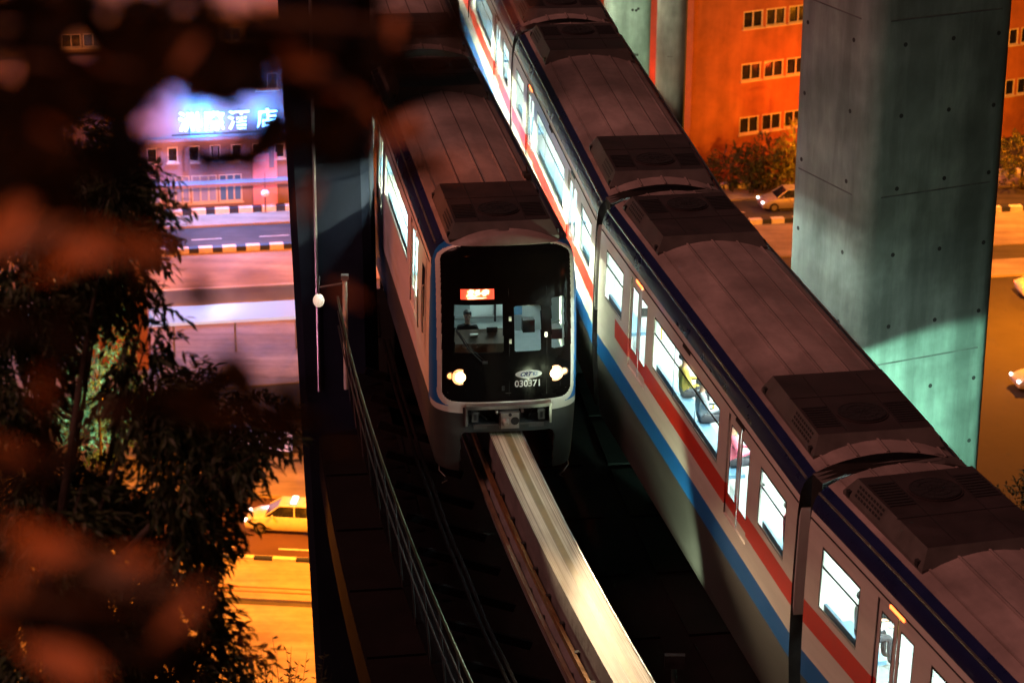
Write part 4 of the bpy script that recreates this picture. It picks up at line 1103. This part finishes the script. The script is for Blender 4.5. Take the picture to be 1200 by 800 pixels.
bough('leafy_bough', 'dark out of focus bough below the shelter, left of the dark pier', [(260, 465, 3.0, .08, 8, 30), (330, 480, 3.1, .08, 7, 26), (190, 470, 3, .08, 6, 28), (390, 540, 3, .06, 2, 14), (255, 345, 3.1, .055, 2, 10), (235, 180, 3, .07, 6, 24), (290, 180, 3, .07, 5, 20)], [(100, 480, 3, 370, 490, 3)], FG)
bough('leafy_bough', 'out of focus leaves coloured as lamp lit orange at the left edge', [(30, 265, 2.6, .09, 3, 24), (100, 285, 2.6, .09, 3, 20), (170, 300, 2.7, .08, 3, 18), (230, 318, 2.7, .06, 1, 6), (50, 457, 2.5, .07, 1, 2), (8, 525, 2.5, .06, 1, 4), (300, 335, 2.7, .05, 1, 6), (400, 345, 2.9, .05, 1, 6), (60, 152, 2.2, .03, 1, 2)], [(-60, 260, 2.6, 250, 310, 2.7)], FO)
bough('leafy_bough', 'out of focus leaves coloured as lamp lit orange in the lower left corner', [(60, 650, 2.4, .10, 3, 24), (140, 660, 2.5, .09, 2, 18), (70, 770, 2.4, .10, 2, 20), (215, 715, 2.5, .08, 2, 14), (0, 700, 2.4, .10, 2, 20), (300, 760, 2.6, .05, 1, 8)], [(-60, 700, 2.4, 260, 720, 2.5)], FO)
bough('leafy_bough', 'broad dark out of focus mass of leaves along the top edge left of the tracks', [(60, 20, 3.1, .10, 22, 60), (180, 60, 3.1, .10, 14, 50), (160, 120, 3.1, .09, 8, 34), (30, 130, 3.1, .10, 16, 50), (330, 30, 3.1, .09, 9, 44), (255, 68, 3.1, .08, 9, 28), (370, 100, 3.1, .09, 6, 30), (80, 210, 3.1, .09, 12, 40), (440, 20, 3.1, .08, 5, 40), (262, 188, 3.05, .06, 4, 16), (287, 152, 3.05, .045, 3, 6), (330, 170, 3.05, .06, 4, 14)], [(-80, 40, 3.1, 400, 20, 3.1)], FG)
bough('leafy_bough', 'dark out of focus foliage behind the lower left corner leaves', [(20, 560, 3.0, .09, 8, 34), (60, 720, 3.0, .09, 10, 40), (150, 760, 3.0, .09, 8, 34), (220, 780, 3.0, .07, 4, 20), (20, 380, 3.0, .09, 8, 30)], [(-60, 560, 3, 100, 760, 3)], FG)
bough('leafy_bough', 'thin sprig of small leaves coloured as lamp lit orange scattered along the top edge', [(590, 14, 3.0, .055, 2, 7), (560, 30, 3.0, .05, 1, 5), (440, 20, 3.0, .06, 2, 16), (400, 110, 3.0, .07, 2, 14), (520, 195, 3, .05, 1, 5), (350, 60, 2.9, .07, 2, 14), (230, 60, 2.9, .06, 1, 8), (470, 150, 2.9, .07, 2, 12), (100, 90, 2.9, .07, 2, 16), (360, 230, 2.9, .06, 1, 6)], [(480, 30, 3, 610, 12, 3)], FO)

# ================================================================== VEHICLES
def wheel_mesh():
    mb = MB(); mb.tube([(-.10, 0, 0), (.10, 0, 0)], .32, rubber, 20); mb.tube([(-.108, 0, 0), (.108, 0, 0)], .19, alu, 14); return mb.mesh('wheel')
WH = wheel_mesh()
def car(label, loc, rz, paint, group=None, taxi=False, lampglow=12, cat='car', lights=True):
    """faces -y; length 4.5"""
    em = empty('parked_car' if not lights else 'car', loc, rz); tag(em, label, cat, group)
    st_ = [(-2.25, .42, .55, .66), (-2.15, .25, .66, .78), (-1.6, .2, .86, .86), (-1.0, .2, .95, .88), (-.6, .2, .98, .89), (.6, .2, .98, .89), (1.4, .2, 1.0, .88), (1.9, .2, 1.0, .86), (2.15, .28, .92, .80), (2.25, .45, .75, .70)]
    mb = MB(); sec = lambda y, zb_, zt_, w: [(-w * .93, y, zb_), (-w, y, zb_ + .12), (-w, y, zb_ + (zt_ - zb_) * .62), (-w * .94, y, zt_ - .06), (-w * .78, y, zt_), (w * .78, y, zt_), (w * .94, y, zt_ - .06), (w, y, zb_ + (zt_ - zb_) * .62), (w, y, zb_ + .12), (w * .93, y, zb_)]
    for s_ in st_: mb.v += sec(*s_)
    n = 10
    for k in range(len(st_) - 1):
        for j in range(n): mb.f.append((k * n + j, k * n + (j + 1) % n, (k + 1) * n + (j + 1) % n, (k + 1) * n + j)); mb.mi.append(mb.m(paint))
    mb.f.append(tuple(range(n))); mb.mi.append(0); mb.f.append(tuple((len(st_) - 1) * n + j for j in range(n))); mb.mi.append(0)
    body = mb.build('body', em, recalc=True); autosmooth(body, 40)
    gh = MB(); B = [(-.80, -1.15), (.80, -1.15), (.80, 1.75), (-.80, 1.75)]; Tt = [(-.60, -.45), (.60, -.45), (.60, 1.05), (-.60, 1.05)]
    for i in range(4): a, b = B[i], B[(i + 1) % 4]; c, d = Tt[(i + 1) % 4], Tt[i]; gh.poly([(*a, .94), (*b, .94), (*c, 1.42), (*d, 1.42)], win_dark)
    gh.build('windows', em)
    rf = MB(); rf.box((0, .3, 1.44), (1.22, 1.56, .06), paint)
    for sx in (-1, 1):
        for (y0, y1) in ((-1.15, -.45), (1.75, 1.05)): rf.obox((sx * .80, y0, .95), (sx * .61, y1, 1.43), .06, .05, paint)
        rf.obox((sx * .81, .35, .95), (sx * .61, .32, 1.43), .06, .04, paint)
    rf = bevel(rf.build('roof', em), .02)
    for x in (-.82, .82):
        for y in (-1.4, 1.35): addp('wheel', WH, em, (x, y, .32))
    for x in (-.62, .62):
        h = MB(); h.sphere((x, -2.16, .64), .13, emit('car_headlight', (1, .93, .85), lampglow) if lights else alu, 12, (1.2, .7, .7)); h.build('headlight', em, True)
        h = MB(); h.box((x, 2.23, .78), (.28, .05, .12), emit('car_taillight', (1, .03, .02), 2.5)); h.build('taillight', em)
    m_ = MB()
    for x in (-.95, .95): m_.box((x, -.75, 1.0), (.16, .10, .11), paint)
    m_.build('mirror', em)
    if taxi:
        t_ = MB()
        for k in range(4): t_.box((-.33 + k * .22, .25, 1.55), (.15, .30, .14), emit('taxi_sign', (.7, .85, 1), 1.3)); 
        t_.box((0, .25, 1.475), (.95, .34, .02), rubber); t_.build('roof_sign', em)
    return em
paint_y = mat('taxi_paint', (.68, .64, .55), .3, 0, .1, 3, 0, (1, 1, 1), .5); paint_s = mat('car_silver', (.45, .42, .42), .3, .4, .1, 3, 0, (1, 1, 1), .5); paint_w = mat('car_white', (.7, .68, .66), .3, 0, .1, 3, 0, (1, 1, 1), .5)
ang2 = math.atan2(S2.e.y, S2.e.x); ang1 = math.atan2(S1.e.y, S1.e.x)
car('pale taxi with a glowing roof sign on the lower street', S2.P(S2.a(343, 612), S2.b(330, 618), .006), ang2 - PI / 2, paint_y, 'cars in the streets', True, 6, 'taxi')
car('silver car with bright headlight on the road right of the passing train', S1.P(S1.a(937, 255), (rd0 + rd1) / 2 + .6, .006), ang1 - PI / 2, paint_s, 'cars in the streets', lampglow=30)
p = G(1230, 452); car('white car with headlights glimpsed right of the great pier', p, ang1 - PI / 2, paint_w, 'cars in the streets', lampglow=20)
p = G(1232, 345); car('white car with red tail lamps glimpsed right of the great pier', p, ang1 + PI / 2, paint_w, 'cars in the streets', lampglow=3)
S1.slab('road', 45, 120, S1.b(330, 540), S1.b(330, 372), 0, .004, asphalt)
S1.slab('pavement', 20, 120, S1.b(330, 372), S1.b(330, 352), .0, .14, paving)

# red standing figure outside shop -> traffic cone like red lantern
m_ = MB(); q = aL(309, 240)[0]; P_ = BL + S1.e * q - S1.n * 1.2
m_.sphere((0, 0, 1.45), .30, emit('lantern_red', (1, .02, .03), 1.6), 14, (1, 1, .8)); m_.tube([(0, 0, 1.7), (0, 0, 2.9)], .02, dark_metal, 5); m_.tube([(0, 0, 0), (0, 0, 1.25)], .05, dark_metal, 6)
tag(m_.build('red_lantern', None, True, loc=P_), 'small glowing red lantern on a stand beside the lilac shopfront', 'lantern')
# pink wall panel, given a glow in place of light falling on it
m_ = MB(); a0 = aL(297, 230)[0]; a1 = aL(325, 230)[0]; m_.obox(qL(a0, -.08, 2.0) + BL, qL(a1, -.08, 2.0) + BL, .1, 4.0, emit('pink_wall_glow', (1, .12, .22), .35, (.6, .3, .35)))
tag(m_.build('wall_panel'), 'pink wall panel, made self glowing, at the right end of the lilac shopfront', 'sign')

# ================================================================== LIGHTS
def lamp_obj(name, typ, loc, power, col, **k):
    l = bpy.data.lights.new(name, typ); l.energy = power; l.color = col
    for a, b in k.items():
        if a != 'aim': setattr(l, a, b)
    o = bpy.data.objects.new(name, l); COL.objects.link(o); o.location = loc
    if 'aim' in k: o.rotation_euler = (Vector(k['aim']) - Vector(loc)).to_track_quat('-Z', 'Y').to_euler()
    return o
def street_lamp(base, h, arm, power, col, label, typ='POINT', aim=None, size=R(120), group='street lamps', blend=.4, glow=8):
    """post with curved arm; the light sits just under the head"""
    em = empty('street_lamp', base); tag(em, label, 'street lamp', group)
    m_ = MB(); arm = Vector(arm); m_.tube([(0, 0, 0), (0, 0, h * .6), (0, 0, h - .3), arm * .3 + Vector((0, 0, h)), arm + Vector((0, 0, h + .1))], [.11, .08, .06, .05, .04], dark_metal, 10); m_.disc((0, 0, 0), (0, 0, 1), .2, .25, dark_metal, 12); m_.build('pole', em, True)
    hd_ = MB(); hp = arm + Vector((0, 0, h + .08)); hd_.box(hp + Vector((0, 0, .06)), (.5, .28, .12), dark_metal, math.atan2(arm.y, arm.x)); hd_.box(hp - Vector((0, 0, .015)), (.42, .22, .03), emit('lamp_glow_%s' % ''.join('%02d' % int(c * 99) for c in col), col, glow), math.atan2(arm.y, arm.x)); hd_.build('lamp_head', em)
    k = dict(shadow_soft_size=.15)
    if typ == 'SPOT': k.update(spot_size=size, spot_blend=blend, aim=aim)
    lamp_obj('lamp_light', typ, Vector(base) + hp - Vector((0, 0, .15)), power, col, **k)
    return em
SOD = (1.0, .25, .004); SODR = (1.0, .065, .006)
# lower street sodium lamps (beyond the left frame edge and behind the pier)
street_lamp(S2.P(S2.a(120, 690), S2.b(330, 690), .12), 9, S2.n * 2, 15000, SOD, 'sodium lamp on the lower street hidden by the leafy tree')
street_lamp(S2.P(S2.a(470, 690), S2.b(330, 690), .12), 9, S2.n * 2, 22000, SOD, 'sodium lamp on the lower street behind the monorail deck')
street_lamp(S2.P(S2.a(300, 690) - 0, S2.b(330, 800) - 9, .12), 10, S2.n * 2, 14000, SOD, 'sodium lamp at the near edge of the lower pavement')
# upper street
street_lamp(S1.P(S1.a(120, 320), S1.b(330, 320), .12), 8, S1.n * 2, 8500, (1, .20, .012), 'orange lamp on the upper street hidden by leaves')
street_lamp(S1.P(S1.a(420, 320), S1.b(330, 320), .12), 8, S1.n * 2, 8500, (1, .20, .012), 'orange lamp on the upper street behind the front train')
lamp_obj('shop_light', 'POINT', S1.P(S1.a(250, 246), bl0 - 5, 4.0), 800, (1, .42, .62), shadow_soft_size=.4)
lamp_obj('sign_light', 'POINT', BL + qL(aL(235, 141)[0], -1.1, zs_ + .3), 4500, (.01, .32, 1), shadow_soft_size=.5)
lamp_obj('sign_light', 'POINT', BL + qL(aL(312, 141)[0], -1.1, zs_ + .3), 3500, (.01, .32, 1), shadow_soft_size=.5)
lamp_obj('shelter_light', 'POINT', S1.P(-6, S1.b(330, 405), 4), 220, (.55, .5, 1), shadow_soft_size=.4)
street_lamp(S1.P(S1.a(780, 250), S1.b(330, 246), .12), 7, S1.n * 1.0, 1500, SODR, 'sodium lamp at the corner of the orange building')
street_lamp(S1.P(S1.a(1010, 250), S1.b(330, 246), .12), 7, S1.n * -1.0, 1900, SODR, 'sodium lamp on the upper street behind the great pier')
street_lamp(S1.P(S1.a(1240, 250), S1.b(330, 310), .12), 9, S1.n * 2.0, 12000, SOD, 'sodium lamp on the upper street at the right edge')
street_lamp(G(1228, 400), 9, S1.n * 2.0, 26000, SOD, 'sodium lamp over the side road beyond the great pier')
street_lamp(G(950, 239), 5, S1.n * .5, 800, (1, .36, .02), 'short yellow lamp added unseen behind the great pier to light the tree')  # extra lamp put in only to brighten the yellow tree
# tree spot
lamp_obj('tree_spot', 'SPOT', gt + Vector((-3, -9, 2)), 16000, (.35, 1, .68), spot_size=R(60), spot_blend=.5, shadow_soft_size=.1, aim=gt + Vector((0, 0, 7)))
# floodlight beside great pier
fp = Vector((6.7, 49.5, -3.0))
fl = empty('floodlight', Vector((6.7, 49.5, -4.2))); tag(fl, 'green white floodlight on a short post between the passing train and the great pier', 'floodlight')
m_ = MB(); m_.tube([(0, 0, -31.8), (0, 0, 1.0)], .08, dark_metal, 8); m_.build('post', fl)
m_ = MB(); m_.box((0, -.12, 1.2), (.4, .22, .3), dark_metal); m_.build('lamp_head', fl)
lamp_obj('pier_face_light', 'SPOT', fp + Vector((0, .1, 0)), 5600, (.42, 1, .70), spot_size=R(84), spot_blend=.12, shadow_soft_size=.03, aim=(8.0, 56.5, -5.35))
lamp_obj('pier_face_light', 'SPOT', fp + Vector((-.6, -1.2, .2)), 480, (.6, 1, .8), spot_size=R(100), spot_blend=1, shadow_soft_size=.1, aim=(9.0, 56.5, 2.5))  # added spot without a fixture, tints the upper pier faces
m_ = MB(); m_.tube([(7.2 - 3 * .3, 51.2, -1.72), (7.6, 51.6, -1.95), (9.6, 51.8, -2.5)], .035, rubber, 8); tag(m_.build('cable'), 'slack cable strung in front of the great pier behind the passing train', 'cable')
lamp_obj('pier_light', 'SPOT', Vector((5.2, 84, -12)), 3500, (.5, 1, .6), spot_size=R(60), spot_blend=.5, shadow_soft_size=.1, aim=(4.4, 92, 4))
lamp_obj('pier_light', 'SPOT', Vector((9.0, 86, -14)), 2600, (1, .45, .25), spot_size=R(50), spot_blend=.5, shadow_soft_size=.1, aim=(6.0, 98, 3))
# orange mast left of tracks lighting the train flank
street_lamp(Vector((-17, 44, -12)), 22, (2, .5, 0), 6500, (1, .17, .035), 'tall orange lamp mast left of the tracks', 'SPOT', Vector((-1.6, 54, 1.2)), R(24), 'tall lamp masts')
lamp_obj('flank_light', 'SPOT', Vector((-13, 50, -6)), 900, (1, .35, .55), spot_size=R(60), spot_blend=.8, shadow_soft_size=.3, aim=(-2, 58, .5))
# greenish walkway lamp
lamp_obj('walkway_light', 'SPOT', T(RL, 8.4, -2.6, 2.6), 45, (.45, 1, .55), spot_size=R(70), spot_blend=.6, shadow_soft_size=.08, aim=T(RL, 10.6, 2.5, -.6))
# added low lamp between the two beams, brightening the passing train's flank beside the front train's nose
lp0 = T(RL, 12.1, 1.65, -4.2); tl = empty('flank_fill_lamp', lp0); tag(tl, 'low green white fill lamp added between the two guide beams ahead of the black fronted train', 'lamp')
m_ = MB(); m_.tube([(0, 0, 0), (0, 0, 2.4)], .05, dark_metal, 8); m_.build('post', tl, True)
m_ = MB(); m_.box((0, -.12, 2.5), (.36, .12, .26), dark_metal); m_.box((0, -.02, 2.5), (.30, .03, .20), emit('fill_lamp_face', (.75, 1, .7), 2)); m_.build('lamp_head', tl)
lamp_obj('flank_fill_light', 'SPOT', lp0 + Vector((0, .1, 2.5)), 2300, (.86, 1, .62), spot_size=R(44), spot_blend=.8, shadow_soft_size=.12, aim=T(RR, 10.2, -1.2, 1.7))
# lamp behind the camera reddening the leaves
street_lamp(Vector((-2.6, -1.6, 4.5)), 17.6, (.6, .5, 0), 760, (1, .16, .014), 'orange lamp just behind the viewpoint', glow=3, group='tall lamp masts')

# ================================================================== SKY, SUN, CAMERA
w = bpy.data.worlds.new('World'); sc.world = w; w.use_nodes = True
N, L = w.node_tree.nodes, w.node_tree.links; bg = N['Background']
sky = N.new('ShaderNodeTexSky'); sky.sky_type = 'NISHITA'; sky.sun_disc = False; sky.sun_elevation = R(1.0); sky.sun_rotation = R(150)
L.new(sky.outputs[0], bg.inputs[0]); bg.inputs[1].default_value = .010
sl = bpy.data.lights.new('city_glow_sun', 'SUN'); sl.energy = 1.25; sl.color = (1, .37, .30); sl.angle = R(25)
so = bpy.data.objects.new('city_glow_sun', sl); COL.objects.link(so); so.rotation_euler = Vector((.62, .28, -1)).to_track_quat('-Z', 'Y').to_euler()
cam = bpy.data.cameras.new('camera'); co = bpy.data.objects.new('camera', cam); COL.objects.link(co); sc.camera = co
co.location = (0, 0, CZ)
fw = Vector((0, CY, -SY)); up = Vector((0, SY, CY)); rt_ = Vector((1, 0, 0))
c_, s_ = math.cos(ROLL), math.sin(ROLL)
# ray(): u' = u c - v s ; v' = u s + v c  -> camera x axis = c*right + s*up, y axis = -s*right + c*up
X = rt_ * c_ + up * s_; Y = -rt_ * s_ + up * c_; Z = -fw
co.matrix_world = Matrix(((X.x, Y.x, Z.x, 0), (X.y, Y.y, Z.y, 0), (X.z, Y.z, Z.z, CZ), (0, 0, 0, 1)))
cam.sensor_width = 36; cam.lens = F / 1200 * 36; cam.clip_start = .1; cam.clip_end = 3000
cam.dof.use_dof = True; cam.dof.focus_distance = 53.5; cam.dof.aperture_fstop = 1.7; cam.dof.aperture_blades = 0
vs = sc.view_settings; vs.view_transform = 'Standard'; vs.look = 'None'; vs.exposure = 0.12; vs.gamma = 1; vs.use_curve_mapping = False
sc.cycles.use_denoising = True; sc.cycles.sample_clamp_indirect = 4; sc.cycles.max_bounces = 6; sc.cycles.transparent_max_bounces = 12
sc.cycles.caustics_reflective = False; sc.cycles.caustics_refractive = False; sc.cycles.use_light_tree = True
